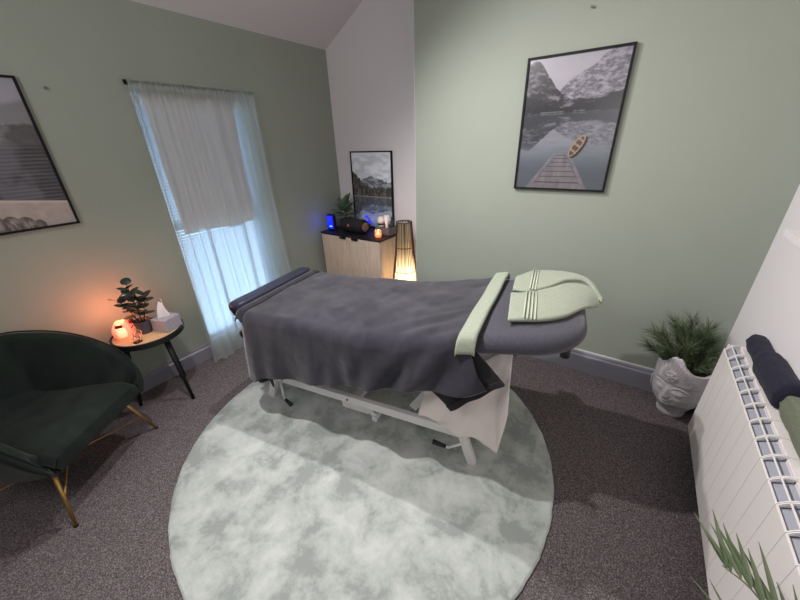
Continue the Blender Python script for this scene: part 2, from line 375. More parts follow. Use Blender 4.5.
# sheer curtain
def cur(u, v):
    # u across, v from the floor up
    h = 1.9*v
    y0 = interp(v, [0, .04, .3, 1], [.90, .93, .945, .962]); y1 = interp(v, [0, .04, .25, .6, 1], [1.86, 1.84, 1.815, 1.775, 1.765])
    y = y0+(y1-y0)*u
    a = .011+.007*(1-v)
    ph = u*2*PI*10+3.2*math.sin(u*4.3)+.7*math.sin(v*2.4+u*9)
    x = a*math.sin(ph)*(.6+.5*math.sin(u*11+1))+.009*math.sin(u*2*PI*3.3+v*1.6)+.0025*math.sin(ph*2.1+v*3)
    if v > .955: x = x*.35+.003*math.sin(u*170)
    y += .008*math.cos(ph)*(1-v*.5)
    x += .055*max(0, 1-v/.1)**2*(1+.4*math.sin(u*17))*1.2
    z = max(.006+.006*math.sin(u*40), h)+.02*max(0, 1-v/.1)*(1+math.sin(u*21))*.5
    return (x+.018, y, z)
tag(obj('sheer_curtain', MB().grid(cur, 420, 90), 'voile', smooth=True, loc=(XL+.05, 0, 0)), 'sheer white curtain hanging to the floor over the tall window', 'curtain')

# small window on the right wall, only the end of its ledge is in view
w2 = thing('window_2', 'small window above the radiator with a white ledge', None, (XR, (W2[0]+W2[1])/2, W2[2])); w2['kind'] = 'structure'
h2 = (W2[1]-W2[0])/2; k2 = W2[3]-W2[2]
obj('window_sill', MB().span(-.055, .22, -h2-.05, h2+.05, -.025, 0).span(0,.001,0,.001,-.02,-.01), 'white_paint', w2, bevel=.004)
obj('window_lining', MB().span(.0, .2, h2-.012, h2, 0, k2).span(.0, .2, -h2, -h2+.012, 0, k2).span(0, .2, -h2, h2, k2-.012, k2), 'beige', w2)
obj('window_frame', MB().span(.17, .21, -h2+.012, -h2+.06, .0, k2).span(.17, .21, h2-.06, h2-.012, 0, k2).span(.17, .21, -h2+.06, h2-.06, 0, .05).span(.17, .21, -h2+.06, h2-.06, k2-.06, k2-.012), 'upvc', w2)
obj('window_shade', MB().span(.185, .19, -h2+.06, h2-.06, .05, k2-.06), 'beige', w2)

# small nails in the walls
for (p, lb) in (((XL, .621, 1.83), 'tiny nail left in the green wall between misty picture and curtain'), ((-.384, YB, 2.11), 'tiny nail left in the green wall above the boat picture')):
    t = MB()
    if p[0] == XL: t.tube([(0, 0, 0), (.012, 0, 0)], .0035, 8); t.tube([(.012, 0, 0), (.015, 0, 0)], .007, 8)
    else: t.tube([(0, 0, 0), (0, -.012, 0)], .0035, 8); t.tube([(0, -.012, 0), (0, -.015, 0)], .007, 8)
    tag(obj('nail', t, 'nail', loc=p), lb, 'nail')

# ------------------------------------------------------------------ pictures
def picture(loc, rotz, w, h, paint, label, lean=0, gain=.86):
    root = thing('framed_picture', label, 'picture', loc, rotz)
    root.rotation_euler = (lean, 0, rotz)
    b = .011; d = .022
    f = MB().span(-w/2, -w/2+b, -d, 0, 0, h).span(w/2-b, w/2, -d, 0, 0, h).span(-w/2+b, w/2-b, -d, 0, 0, b).span(-w/2+b, w/2-b, -d, 0, h-b, h)
    obj('frame', f, 'black_frame', root)
    nx, ny = 170, 230
    g = MB().grid(lambda u, v: (-w/2+b+(w-2*b)*u, -.014, b+(h-2*b)*v), nx, ny)
    g.f = [q[::-1] for q in g.f]
    o = obj('print', g, 'print', root, recalc=False)
    u, v = np.meshgrid(np.linspace(0, 1, nx), np.linspace(0, 1, ny), indexing='ij')
    c = np.clip(paint(u, v)*gain, 0, 1); c = np.where(c <= .04045, c/12.92, ((c+.055)/1.055)**2.4)
    at = o.data.color_attributes.new('print', 'FLOAT_COLOR', 'POINT')
    at.data.foreach_set('color', np.concatenate([c.reshape(-1, 3), np.ones((nx*ny, 1))], 1).ravel().astype(np.float32))
    obj('backing', MB().span(-w/2+b, w/2-b, -.012, 0, b, h-b), 'black_frame', root)
    return root
def mix(a, b, t):
    t = np.clip(t, 0, 1)[..., None] if np.ndim(t) else t
    return a*(1-t)+b*t
def col(r, g, b, u): return np.ones(u.shape+(3,))*np.array([r, g, b])/255
def paint_boat(u, v):
    hz = .60
    def scene(u, v):    # the part above the waterline, v measured up from it 0..1
        sky = mix(col(184,182,190,u), col(170,168,178,u), fbm(u*3, v*3))
        c = sky
        n = fbm(u*12+3, v*15, 6, .62)
        rh = np.where(u < .58, .30+.40*sst(.28, .58, u)+.10*(fbm(u*9, u*0+4, 4)-.5), .70+.42*sst(.55, 1.0, u)+.10*(fbm(u*9, u*0+4, 4)-.5))
        rock = mix(col(98,96,106,u), col(168,164,176,u), sst(.30, .68, fbm(u*16+v*9, v*18-u*12, 6, .7)))
        c = mix(c, rock, sst(rh+.01, rh-.01, v))
        lh = .98-.75*sst(.05, .50, u)+.16*(fbm(u*9, u*0+8, 4)-.5)
        dark = mix(col(44,43,49,u), col(128,124,132,u), sst(.42, .72, n))
        c = mix(c, dark, sst(lh+.01, lh-.01, v))
        th = .10+.22*sst(.55, 1, u)+.06*(fbm(u*20, u*0, 3)-.5)+.25*(1-sst(0, .4, u))
        c = mix(c, col(38,38,44,u)*(0.7+.6*fbm(u*40, v*60, 3)[..., None]), sst(th+.02, th-.02, v))
        c = mix(c, col(188,186,192,u), sst(.025, .0, np.abs(v-.02))*sst(.45, .7, fbm(u*14, v*40, 3))*.6)
        return c
    up = scene(u, (v-hz)/(1-hz))
    rv = (hz-v)/(1-hz)*1.35
    w = scene(u+.012*(fbm(u*10, v*60, 3)-.5), rv)
    w = mix(w, col(112,122,132,u), .35)
    w = mix(w, col(136,146,154,u), sst(.62, 1.05, rv)*(.6+.4*sst(.0, .45, u)))*(.88+.1*fbm(u*6, v*40, 3)[..., None])
    w = mix(w, col(70,76,84,u), sst(.8, 1.6, rv)*.55)
    c = np.where((v > hz)[..., None], up, w)
    # jetty: a trapezoid of planks
    t = (v)/.30
    lx = .12+(.415-.12)*t; rx = .83+(.575-.83)*t
    plank = .5+.5*np.sign(np.sin(2*PI*7.5*(1-np.sqrt(np.clip(1-t*.95, 0, 1)))*1.3+.5))
    tt = (1-np.sqrt(np.clip(1-t*.9, 0, 1)))
    gap = sst(.86, .95, (tt*12) % 1)
    pl = mix(col(150,144,148,u), col(108,104,110,u), fbm(u*22, v*8, 4)); pl = mix(pl, col(52,50,56,u), gap)
    c = mix(c, pl, ((u > lx+.05) & (u < rx-.05) & (v < .295)).astype(float))
    for e, s in ((lx, 1), (rx, -1)):
        k = (s*(u-e) > 0) & (s*(u-e) < .05*(1-.5*t)) & (v < .30)
        c = mix(c, mix(col(156,150,154,u), col(110,106,112,u), fbm(u*30, v*30, 3)), k.astype(float))
    # rowing boat seen from above, pointing up right
    a = math.radians(58); bx, by = .645, .345; px = (u-bx)*.516; py = (v-by)*.70
    e1 = px*math.cos(a)+py*math.sin(a); e2 = -px*math.sin(a)+py*math.cos(a)
    hl, hwd = .066, .024
    shape = hwd*np.sqrt(np.clip(1-(np.abs(e1)/hl)**2.2, 0, 1))
    ins = (np.abs(e2) < shape)
    hull = ((np.abs(e2+.012) < shape+.004) & (np.abs(e1) < hl))
    c = mix(c, col(58,44,38,u), hull.astype(float))
    c = mix(c, col(172,156,132,u), ins.astype(float))
    inn = (np.abs(e2) < shape-.006) & (np.abs(e1) < hl-.008)
    c = mix(c, col(96,72,64,u), inn.astype(float))
    for k in (-.03, .005, .038):
        c = mix(c, col(160,136,120,u), (inn & (np.abs(e1-k) < .006)).astype(float))
    return c
def paint_lake(u, v):
    hz = .42
    def sc_(u, v):
        c = mix(col(226,230,235,u), col(196,202,210,u), sst(.35, .7, fbm(u*7, v*12+5, 5)))
        mh = .30+.16*np.exp(-((u-.5)/.28)**2)+.10*(fbm(u*12, u*0+1, 4)-.5)+.05*sst(.6, .9, u)
        c = mix(c, mix(col(92,98,108,u), col(160,166,174,u), sst(.4, .65, fbm(u*14, v*18, 5, .6))), sst(mh+.01, mh-.01, v))
        th = .14+.42*(1-sst(0, .42, u))+.08*(1-sst(.5, 1, 1-u))+.10*(fbm(u*34, u*0+5, 3)-.5)
        c = mix(c, mix(col(58,58,56,u), col(112,102,94,u), sst(.4, .7, fbm(u*30, v*14, 4, .6))), sst(th+.02, th-.02, v))
        c = mix(c, col(176,164,150,u), sst(.03, .0, v)*.8)
        return c
    up = sc_(u, (v-hz)/(1-hz)); rv = (hz-v)/(1-hz)*1.15
    w = mix(sc_(u+.02*(fbm(u*6, v*50, 3)-.5), rv), col(92,112,126,u), .4)
    w = mix(w, col(208,216,226,u), sst(.45, .62, rv)*sst(.35, .6, fbm(u*4, v*5, 3)))
    w = mix(w, col(84,116,124,u), sst(.56, .8, rv)*.6)
    return np.where((v > hz)[..., None], up, w)
def paint_mist(u, v):
    c = mix(col(158,158,166,u), col(138,138,148,u), fbm(u*2, v*3))
    h1 = .82+.05*(fbm(u*4, u*0+2, 4)-.5)+.03*u
    c = mix(c, col(112,112,116,u), sst(h1+.02, h1-.02, v)*.8)
    h2 = .76-.05*u+.07*(fbm(u*14, u*0+6, 4)-.5)
    c = mix(c, mix(col(62,62,64,u), col(90,88,90,u), fbm(u*30, v*30, 4)), sst(h2+.01, h2-.01, v))
    c = mix(c, col(150,150,158,u), sst(.42, .68, fbm(u*3+2, v*5, 5))*sst(.50, .60, v)*sst(.78, .66, v)*.8)
    st = .5+.5*np.sin(v*2*PI*38+.4*np.sin(u*6))
    s = mix(col(38,38,42,u), col(84,84,90,u), st*(.5+.7*fbm(u*5, v*40, 3)))
    s = mix(s, col(112,114,124,u), sst(.45, .62, fbm(u*3+7, v*4, 4))*.55)
    c = mix(c, s, sst(.60, .54, v))
    e = .21-.10*(u-.6)
    sd = mix(col(152,142,136,u), col(178,168,160,u), fbm(u*16, v*22, 4))
    sd = mix(sd, col(192,184,176,u), sst(.012, .0, np.abs(v-e+.01)))
    c = mix(c, sd, sst(e+.004, e-.004, v))
    for (a, b, r) in ((.60, .02, .075), (.50, .04, .07), (.70, .01, .05), (.38, .05, .08), (.25, .06, .07), (.1, .07, .09)):
        d = ((u-a)/r)**2+((v-b)/(r*.9))**2
        c = mix(c, mix(col(92,84,80,u), col(146,138,132,u), sst(.3, .7, fbm(u*60, v*30, 3)))*(1.05-.35*d[..., None].clip(0, 1)), sst(1.05, .95, d))
    return c
picture((-.410, YB, 1.230), 0, .516, .703, paint_boat, 'black framed print of a mountain lake with jetty and rowing boat')
picture((XL, .275, 1.175), PI/2, .50, .695, paint_mist, 'black framed print of misty hills and a stone wall beside the curtain', gain=1.0)
picture((-2.125, YR-.012, .752), 0, .495, .71, paint_lake, 'black framed lake and mountain print standing on the oak cabinet', lean=math.radians(-1.0), gain=1.06)

# ------------------------------------------------------------------ rug
RX, RY, RR = -.982, 1.03, .993
def rugf(u, v):
    a = 2*PI*u; r = RR*(1+.0016*math.sin(a*37)+.001*math.sin(a*91+1))
    prof = [(0, .018), (.5, .018), (.975, .018), (.992, .015), (1.0, .008), (.996, .0)]
    k = v*(len(prof)-1); i = min(int(k), len(prof)-2); t = k-i
    rr = prof[i][0]*(1-t)+prof[i+1][0]*t; z = prof[i][1]*(1-t)+prof[i+1][1]*t
    return (r*rr*math.cos(a), r*rr*math.sin(a), z)
tag(obj('round_rug', MB().grid(rugf, 240, 26, closed=True), 'rug', smooth=True, loc=(RX, RY, 0)), 'large round mottled pale sage rug under the massage table', 'rug')
RZ = .018

# ------------------------------------------------------------------ massage table (local: x along, y across, z up)
BO = (-1.66, .81, 0); BA = math.radians(10.2)
TU = [-.2, 0, .37, .63, .87, 1.1, 1.3, 1.45, 1.6, 1.75]; TZ = [.69, .70, .715, .722, .74, .785, .835, .862, .870, .865]
def top(u): 
    return sum(interp(u+d, TU, TZ) for d in (-.08, -.04, 0, .04, .08))/5
bed = thing('massage_table', 'white framed massage couch with charcoal head section and lowered headrest bar', 'massage table', BO, BA)
V0, V1 = .12, .60
base = MB()
for v in (V0, V1): base.beam((.02, v, .205), (1.25, v, .205), .03, .05)
base.beam((.05, V0, .2), (.05, V1, .2), .03, .045).beam((1.22, V0, .2), (1.22, V1, .2), .03, .045).beam((.62, V0, .2), (.62, V1, .2), .05, .03)
obj('base_frame', base, 'metal_white', bed, bevel=.003)
for (u, v, s) in ((.02, V0, -1), (.02, V1, -1), (1.25, V0, 1), (1.25, V1, 1)):
    lg = MB().beam((u-s*.01, v, .228), (u+s*.058, v, RZ), .032, .045, up=(1, 0, 0))
    L = obj('leg', lg, 'metal_white', bed, bevel=.003)
    obj('corner_cap', MB().box((u+s*.006, v, .218), (.030, .038, .036)), 'black_plastic', L, bevel=.003)
# lifting arms, actuator and upper frame
for v in (.20, .52):
    for q in (((.30, v, .20), (.62, v, .56)), ((.95, v, .20), (1.20, v, .60))):
        obj('lift_arm', MB().beam(q[0], q[1], .025, .045), 'metal_white', bed, bevel=.002)
uf = MB()
for v in (.14, .58): uf.beam((.02, v, .575), (1.15, v, .60), .03, .04)
uf.beam((.05, .14, .575), (.05, .58, .575), .03, .04).beam((1.1, .14, .6), (1.1, .58, .6), .03, .04)
for v in (.2, .52): uf.beam((1.1, v, .62), (1.55, v, .735), .025, .03)
obj('upper_frame', uf, 'metal_white', bed, bevel=.002)
act = MB().box((.60, .17, .125), (.18, .05, .06)).tube([(.52, .18, .135), (.36, .18, .16)], .014, 10).box((.33, .16, .165), (.035, .03, .06))
act.beam((.67, .14, .17), (.74, .14, .10), .01, .03).tube([(.74, .12, .10), (.74, .22, .10)], .018, 10)
obj('lift_motor', act, 'metal_white', bed, bevel=.002)
for q in (.58, .10): obj('bolt', MB().tube([(q, V0-.019, .205), (q, V0-.012, .205)], .007, 8), 'nail', bed)
for (a, b, c) in (((.085, V0-.02, .185), (.105, V0-.035, .07), (.17, V0-.05, .05)), ((1.255, V0-.02, .155), (1.19, V0-.045, .125), (1.11, V0-.055, .145))):
    p = obj('foot_lever', MB().tube([a, b], .007, 8).tube([b, (Vector(b)*.7+Vector(c)*.3)], .007, 8), 'metal_white', bed, smooth=True)
    obj('lever_grip', MB().tube([Vector(b)*.85+Vector(c)*.15, c], [.010, .013], 10), 'black_plastic', p, smooth=True)
for s in (.0,):
    obj('foot_lever', MB().tube([(-.0, V0-.03, .2), (-.03, V0-.06, .235)], .012, 8), 'black_plastic', bed, smooth=True)
# slabs: rounded rectangle in plan, rounded edges
def slab(u0, u1, v0, v1, th, rc, droptop=0, end=1, zt=top, er=.03):
    pts = []; cu, cv = (u0+u1)/2, (v0+v1)/2
    def outline(off):
        P = []; n = 14
        for (cx, cy, a0, r) in ((u1-rc, v1-rc, 0, rc), (u0+er+.01, v1-er-.01, 90, er+.01), (u0+er+.01, v0+er+.01, 180, er+.01), (u1-rc, v0+rc, 270, rc)):
            for i in range(n+1):
                a = math.radians(a0+90*i/n); P.append((cx+(r-off)*math.cos(a), cy+(r-off)*math.sin(a)))
        return P
    rows = []
    e = er
    for k in range(7):
        a = PI/2*k/6; rows.append((e*(1-math.sin(a)), -e*(1-math.cos(a))))
    for k in range(7):
        a = PI/2*k/6; rows.append((e*(1-math.cos(a)), -th+e*(1-math.sin(a))))
    mb = MB(); P0 = outline(0); N = len(P0); vs = []
    for s in (.05, .1, .2, .3, .4, .5, .6, .7, .8, .9, .96):
        for (x, y) in outline(min(er, rc*.5)): 
            X, Y = cu+(x-cu)*s, cv+(y-cv)*s; vs.append((X, Y, zt(X)))
    for off, dz in rows:
        for (x, y) in outline(off): vs.append((x, y, zt(x)+dz))
    for s in (.7, .05):
        for (x, y) in outline(er):
            X, Y = cu+(x-cu)*s, cv+(y-cv)*s; vs.append((X, Y, zt(X)-th))
    R = len(vs)//N
    return mb.add(vs, [tuple(range(N)), tuple((R-1)*N+k for k in range(N))[::-1]]+[(i*N+k, i*N+(k+1) % N, (i+1)*N+(k+1) % N, (i+1)*N+k) for i in range(R-1) for k in range(N)])
obj('body_pad', slab(.0, 1.05, .02, .70, .07, .03, zt=lambda u: top(u)-.045, er=.02), 'vinyl', bed, smooth=True, weld=True)
obj('head_pad', slab(1.07, 1.69, .03, .69, .062, .23, zt=lambda u: top(u)-.014, er=.03), 'vinyl', bed, smooth=True)
obj('head_pad_cover', slab(1.06, 1.692, .02, .70, .085, .24, zt=top, er=.042), 'cover', bed, smooth=True, weld=True)
obj('head_knob', MB().tube([(1.62, .13, top(1.62)-.11), (1.62, .13, top(1.62)-.07)], .018, 10), 'black_plastic', bed, smooth=True)
obj('head_knob', MB().tube([(1.44, .10, .745), (1.44, .14, .745)], .012, 10), 'black_plastic', bed, smooth=True)
# lowered headrest bar at the left end
hr = MB()
def hbf(u, v):
    a = 2*PI*u; y = .045+.635*v; k = 1 if .02 < v < .98 else .8
    return (-.078+.055*k*(abs(math.cos(a))**.6)*math.copysign(1, math.cos(a)), y, .708+.034*k*(abs(math.sin(a))**.6)*math.copysign(1, math.sin(a))+.03*(-math.cos(a))*-.3)
hr.grid(hbf, 36, 30, closed=True)
n0 = len(hr.v)
hr.f.append(tuple(i*30 for i in range(36))); hr.f.append(tuple(i*30+29 for i in range(36))[::-1])
obj('headrest_bar', hr, 'vinyl', bed, smooth=True)
for v in (.06, .62): obj('headrest_arm', MB().beam((-.11, v, .68), (-.01, v, .565), .02, .025), 'black_plastic', bed, bevel=.003)
obj('side_knob', MB().tube([(-.05, .03, .545), (-.05, .09, .545)], .024, 12), 'black_plastic', bed, smooth=True)

# ---- cloths on the table (all in the same local frame)
def perim(s):
    """outline of the table top, from far right end round the left end to near right end; returns point, normal, corner weight"""
    u0, u1, v0, v1, r = -.005, 1.275, .0, .715, .05
    segs = [u1-(u0+r), PI/2*r, v1-v0-2*r, PI/2*r, u1-(u0+r)]; T = sum(segs); d = s*T
    if d <= segs[0]: return (u1-d, v1), (0, 1), 0
    d -= segs[0]
    if d <= segs[1]:
        a = PI/2+d/r; return (u0+r+r*math.cos(a), v1-r+r*math.sin(a)), (math.cos(a), math.sin(a)), 1
    d -= segs[1]
    if d <= segs[2]: return (u0, v1-r-d), (-1, 0), 0
    d -= segs[2]
    if d <= segs[3]:
        a = PI+d/r; return (u0+r+r*math.cos(a), v0+r+r*math.sin(a)), (math.cos(a), math.sin(a)), 1
    d -= segs[3]
    return (u0+r+d, v0), (0, -1), 0
def blanket(s, t):
    (pu, pv), (nu, nv), _ = perim(s)
    # spine
    qu = min(max(pu, .36), 1.275); qv = .357
    zt = top(pu)+.012
    R = .05
    near = nv < -.3
    L = 2.6
    if near: hem = interp(pu, [-.01, .05, .12, .39, .65, .98, 1.17, 1.25, 1.34], [.30, .285, .33, .385, .43, .515, .56, .585, .61])
    elif nv > .3: hem = .42
    else: hem = interp(pv, [0, .2, .7], [.30, .5, .5])
    if t < .5:        # top
        k = t/.5; x = qu+(pu-qu)*k; y = qv+(pv-qv)*k
        z = top(x)+.012
        wr = .026*(fbm(x*4+y*2, y*3.4-x*2, 3)-.5)+.006*(fbm(x*14+y*8, y*11+4, 3)-.5)
        # gentle sag towards the near edge in the middle and a soft mound
        z += wr + .006*math.exp(-((x-.75)/.35)**2-((y-.42)/.22)**2)
        # fold ridges fanning from the band
        z += .0035*math.sin(70*(y*.8-(x-1.2)*.35))*math.exp(-((x-1.08)/.13)**2)*sst(.5, .05, y)
        dist = math.hypot(x-pu, y-pv)
        sag = .016*sst(.24, .0, y)*math.exp(-((x-.78)/.42)**2)
        z -= sag
        if dist < R: z -= R-math.sqrt(max(0, R*R-(R-dist)**2))
        return (x, y, z)
    k = (t-.5)/.5
    zs = zt-R-(.016*math.exp(-((pu-.78)/.42)**2) if near else 0); D = zs-hem; z = zs-D*k
    amp = .017*k**1.1; fl = .008+.030*k
    fo = math.sin(s*130+2.0*math.sin(s*31))*.55+math.sin(s*61+1.3-k*2.0)*.6
    diag = math.sin((pu*34+(zs-z)*26))*.020*sst(.45, 1.15, pu)*(.3+.7*k) if near else 0
    dn = fl+amp*fo*.6+.010*(fbm(pu*7+3, z*9, 4)-.5)+diag
    corner = math.exp(-((pu-.03)**2+(pv-.03)**2)/.006)
    dn += .02*k*corner
    sh = .085*k*sst(1.0, 1.275, pu) if near else 0
    return (pu+nu*dn+sh, pv+nv*dn, z+.004*math.sin(s*40)+sh*.25)
ns, nt = 420, 64
bm_ = MB().grid(lambda a, b: blanket(a, b), ns, nt)
tag(obj('fleece_blanket', bm_, 'fleece', weld=True, loc=BO, rotz=BA, smooth=True, solid=.006), 'large charcoal fleece blanket draped over the massage table to its frame', 'blanket')
# folded end strip of the blanket by the headrest is a separate bolster cloth
def foldstrip(u, v):
    y = -.012+.74*v; a = PI*u
    x = .012-.052*math.cos(a)*.5-.014; z = .703+.02*math.sin(a)
    e = min(v, 1-v)
    if e < .05: z -= .05*(1-e/.05)**2
    return (x+.004, y, z+.006)
tag(obj('folded_cloth', MB().grid(foldstrip, 14, 60), 'fleece', loc=BO, rotz=BA, smooth=True, solid=.006), 'narrow folded dark grey cloth lying across the table beside the headrest bar', 'cloth')
# black under-throw hanging below the blanket near the towel band
def throw(u, v):
    # u along, v down
    a = Vector((1.05, 0, .57)); b = Vector((1.30, 0, .77)); c = Vector((1.425, 0, .665)); d = Vector((1.215, 0, .455))
    p = (a*(1-u)+b*u)*(1-v)+(d*(1-u)+c*u)*v
    return (p.x, .022-.022*v+.006*math.sin(u*14+v*3)*v, p.z)
th = thing('black_throw', 'black throw whose corner hangs out below the grey blanket near the sage band', 'throw', BO, BA)
obj('throw_cloth', MB().grid(throw, 40, 30), 'black_cloth', th, smooth=True, solid=.006)
hemf = lambda u, v: (lambda p: (p[0], p[1]-.007+.014*v, p[2]))(throw(u, .90+.1*min(1, v*1.0)))
obj('hem_band', MB().grid(lambda u, v: (lambda p: (p[0], p[1]-.008, p[2]))(throw(u, .86+.15*v)), 40, 6), 'black_cloth', th, smooth=True, solid=.004)
# left front corner of the dark cover showing under the blanket
tag(obj('dark_cloth', MB().grid(lambda u, v: (.0+.16*u, .0+.01*math.sin(u*9+2), .36-v*(.36-(.275-.02*abs(math.sin(u*5))))), 24, 8), 'black_cloth', loc=BO, rotz=BA, smooth=True, solid=.004), 'black cloth corner showing below the blanket at the window end', 'cloth')
# cream sheet
def sheet(u, v):
    # corners in (x,z), plane y .17
    A = Vector((1.10, .50)); B = Vector((1.43, .74)); Cc = Vector((1.445, .43)); D = Vector((1.02, .262)); Tt = Vector((1.425, .17))
    # bottom edge goes D -> T -> C with the tip
    if u < .8: bot = D+(Tt-D)*(u/.8)
    else: bot = Tt+(Vector((1.445, .40))-Tt)*((u-.8)/.2)
    topv = Vector((1.03, .38))+(B-Vector((1.03, .38)))*u
    p = topv+(bot-topv)*v
    y = .165-.06*v+.012*math.sin(u*15+v*5)*v+.014*(fbm(u*5, v*4+u*3, 3)-.5)
    if p.y < .24 and p.x < 1.27: y = min(y, .098)
    return (p.x, y, p.y+.006*math.sin(u*26)*v*(u < .7))
tag(obj('cream_sheet', MB().grid(sheet, 70, 50), 'cream', loc=BO, rotz=BA, smooth=True, solid=.004), 'cream cotton sheet hanging down to a point below the head section', 'sheet')
# sage band towel across the blanket
def band(u, v):
    w0 = 1.222; w1 = 1.30
    y = -.035+.79*v; x0 = w0+(w1-w0)*u + .032*v
    x = x0+.0015*math.sin(v*14)
    e = min(u, 1-u); pad = .012*(1-(1-min(1, e/.18))**2)
    z = top(x)+.018+pad
    r = .055
    if y < r-.012:
        d = min(1.0, (r-.012-y)/(r+.023)); a = d*PI/2
        z -= r*(1-math.cos(a)); y = (r-.012)-math.sin(a)*(r+.006)*1.0-.012*u*0
        if d > .6: z -= (d-.6)*.07
    if y > .70: z -= (y-.70)*.9
    return (x, y, z)
bt = thing('sage_band_towel', 'narrow folded sage towel laid across the grey blanket', 'towel', BO, BA)
obj('towel_cloth', MB().grid(band, 20, 110), 'sage_towel', bt, smooth=True, solid=.016)
# long sage towel folded in a V on the head section
def strip(L, R, zL, zR, th, n=60, mm=16):
    L = catmull([(a[0], a[1], z) for a, z in zip(L, zL)], n); R = catmull([(a[0], a[1], z) for a, z in zip(R, zR)], n)
    def f(u, v):
        i = min(int(round(u*(n-1))), n-1); p = L[i].lerp(R[i], v)
        return (p.x, p.y, p.z+.004*math.sin(PI*v)+.003*(fbm(p.x*14, p.y*14, 3)-.5))
    return MB().grid(f, n, mm)
tw = thing('folded_sage_towel', 'long sage towel folded double with striped ends, draped over the head section', 'towel', BO, BA)
zt_ = .888
front = strip([(1.395,.125),(1.46,.14),(1.53,.165),(1.60,.22),(1.67,.33),(1.715,.40),(1.740,.44)],
              [(1.375,.375),(1.45,.40),(1.52,.46),(1.60,.52),(1.67,.545),(1.71,.53),(1.748,.49)],
              [.882,.887,.890,.888,.880,.862,.845], [.888,.894,.902,.910,.905,.895,.868], .012)
back = strip([(1.378,.41),(1.45,.40),(1.53,.455),(1.60,.53),(1.67,.555),(1.71,.53),(1.750,.455)],
             [(1.375,.56),(1.45,.66),(1.52,.675),(1.60,.67),(1.67,.64),(1.72,.57),(1.760,.475)],
             [.893,.900,.912,.925,.925,.912,.866], [.898,.905,.910,.915,.915,.905,.872], .012)
obj('towel_layer', front, 'sage_towel', tw, smooth=True, solid=.014)
obj('towel_layer', back, 'sage_towel', tw, smooth=True, solid=.016)
def stripes(pts):
    mb = MB()
    for (a, b) in pts: mb.tube([Vector(a)+Vector((0, 0, .003)), Vector(a).lerp(Vector(b), .5)+Vector((0, 0, .006)), Vector(b)+Vector((0, 0, .003))], .0032, 8, squash=.5)
    return mb
obj('woven_stripes', stripes([((1.452+k*.014, .137, .891), (1.442+k*.014, .397, .898)) for k in range(4)]), 'sage_hem', tw, smooth=True)
obj('woven_stripes', stripes([((1.452+k*.012, .405, .904), (1.452+k*.012, .655, .909)) for k in range(3)]), 'sage_hem', tw, smooth=True)

# ------------------------------------------------------------------ armchair
ch = thing('armchair', 'dark green velvet tub armchair with brass legs beside the glowing side table', 'armchair', (-2.12, 0, 0), math.atan2(-.81, .58))
half_rim = [(.262,.262,.335),(.295,.266,.395),(.322,.242,.465),(.334,.175,.55),(.334,.06,.625),(.32,-.06,.675),(.297,-.18,.70),(.26,-.29,.71),(.15,-.355,.715),(0,-.365,.715)]
half_bot = [(.235,.248,.30),(.252,.238,.296),(.262,.205,.288),(.268,.15,.278),(.268,.06,.262),(.26,-.04,.25),(.245,-.12,.25),(.21,-.24,.25),(.10,-.285,.25),(0,-.29,.25)]
def full(h): return h+[(-x, y, z) for x, y, z in h[-2::-1]]
NR = 90
rimP = catmull(full(half_rim), NR); botP = catmull(full(half_bot), NR)
def inset(P, d, dz=0):
    out = []
    for i, p in enumerate(P):
        t = P[min(i+1, len(P)-1)]-P[max(i-1, 0)]; n = Vector((-t.y, t.x, 0)).normalized()
        c = Vector((0, .0, p.z)); 
        if n.dot(c-p) < 0: n = -n
        out.append(p+n*d+Vector((0, 0, dz)))
    return out
seatH = .385
def seat_z(x, y): return .372+.022*math.cos(min(1, abs(x)/.3)*PI/2)+.012*sst(-.3, .3, y)-.028*max(0, (y-.20)/.1)**2*(y > .2)
rows = []
mid = [b.lerp(r, .5)+(b.lerp(r, .5)-Vector((0, 0, b.lerp(r, .5).z)))*.05 for b, r in zip(botP, rimP)]
rows = [[p+Vector((0, 0, .0)) for p in inset(botP, .03)], botP, [b.lerp(m, .5)+(m-Vector((0,0,m.z)))*.02 for b, m in zip(botP, mid)], mid, inset(rimP, -.004, -.05), inset(rimP, .0, -.015), inset(rimP, .012, .004), inset(rimP, .03, .008), inset(rimP, .047, -.004), inset(rimP, .056, -.035)]
inn = inset(rimP, .056, -.035); 
low = [Vector((p.x*.93, p.y*.90+.004, .375)) for p in inset(botP, .035)]
rows.append([i.lerp(l, .45)+Vector((0, 0, 0)) for i, l in zip(inn, low)]); rows.append([i.lerp(l, .8) for i, l in zip(inn, low)]); rows.append(low)
rows.append([Vector((p.x, p.y, .30)) for p in low])
mb = MB(); vs = [p for r in rows for p in r]; R = len(rows)
fs = [(i*NR+k, i*NR+k+1, (i+1)*NR+k+1, (i+1)*NR+k) for i in range(R-1) for k in range(NR-1)]
fs += [tuple(i*NR for i in range(R)), tuple(i*NR+NR-1 for i in range(R))[::-1]]
mb.add(vs, fs); obj('backrest', mb, 'velvet', ch, smooth=True, sub=1)
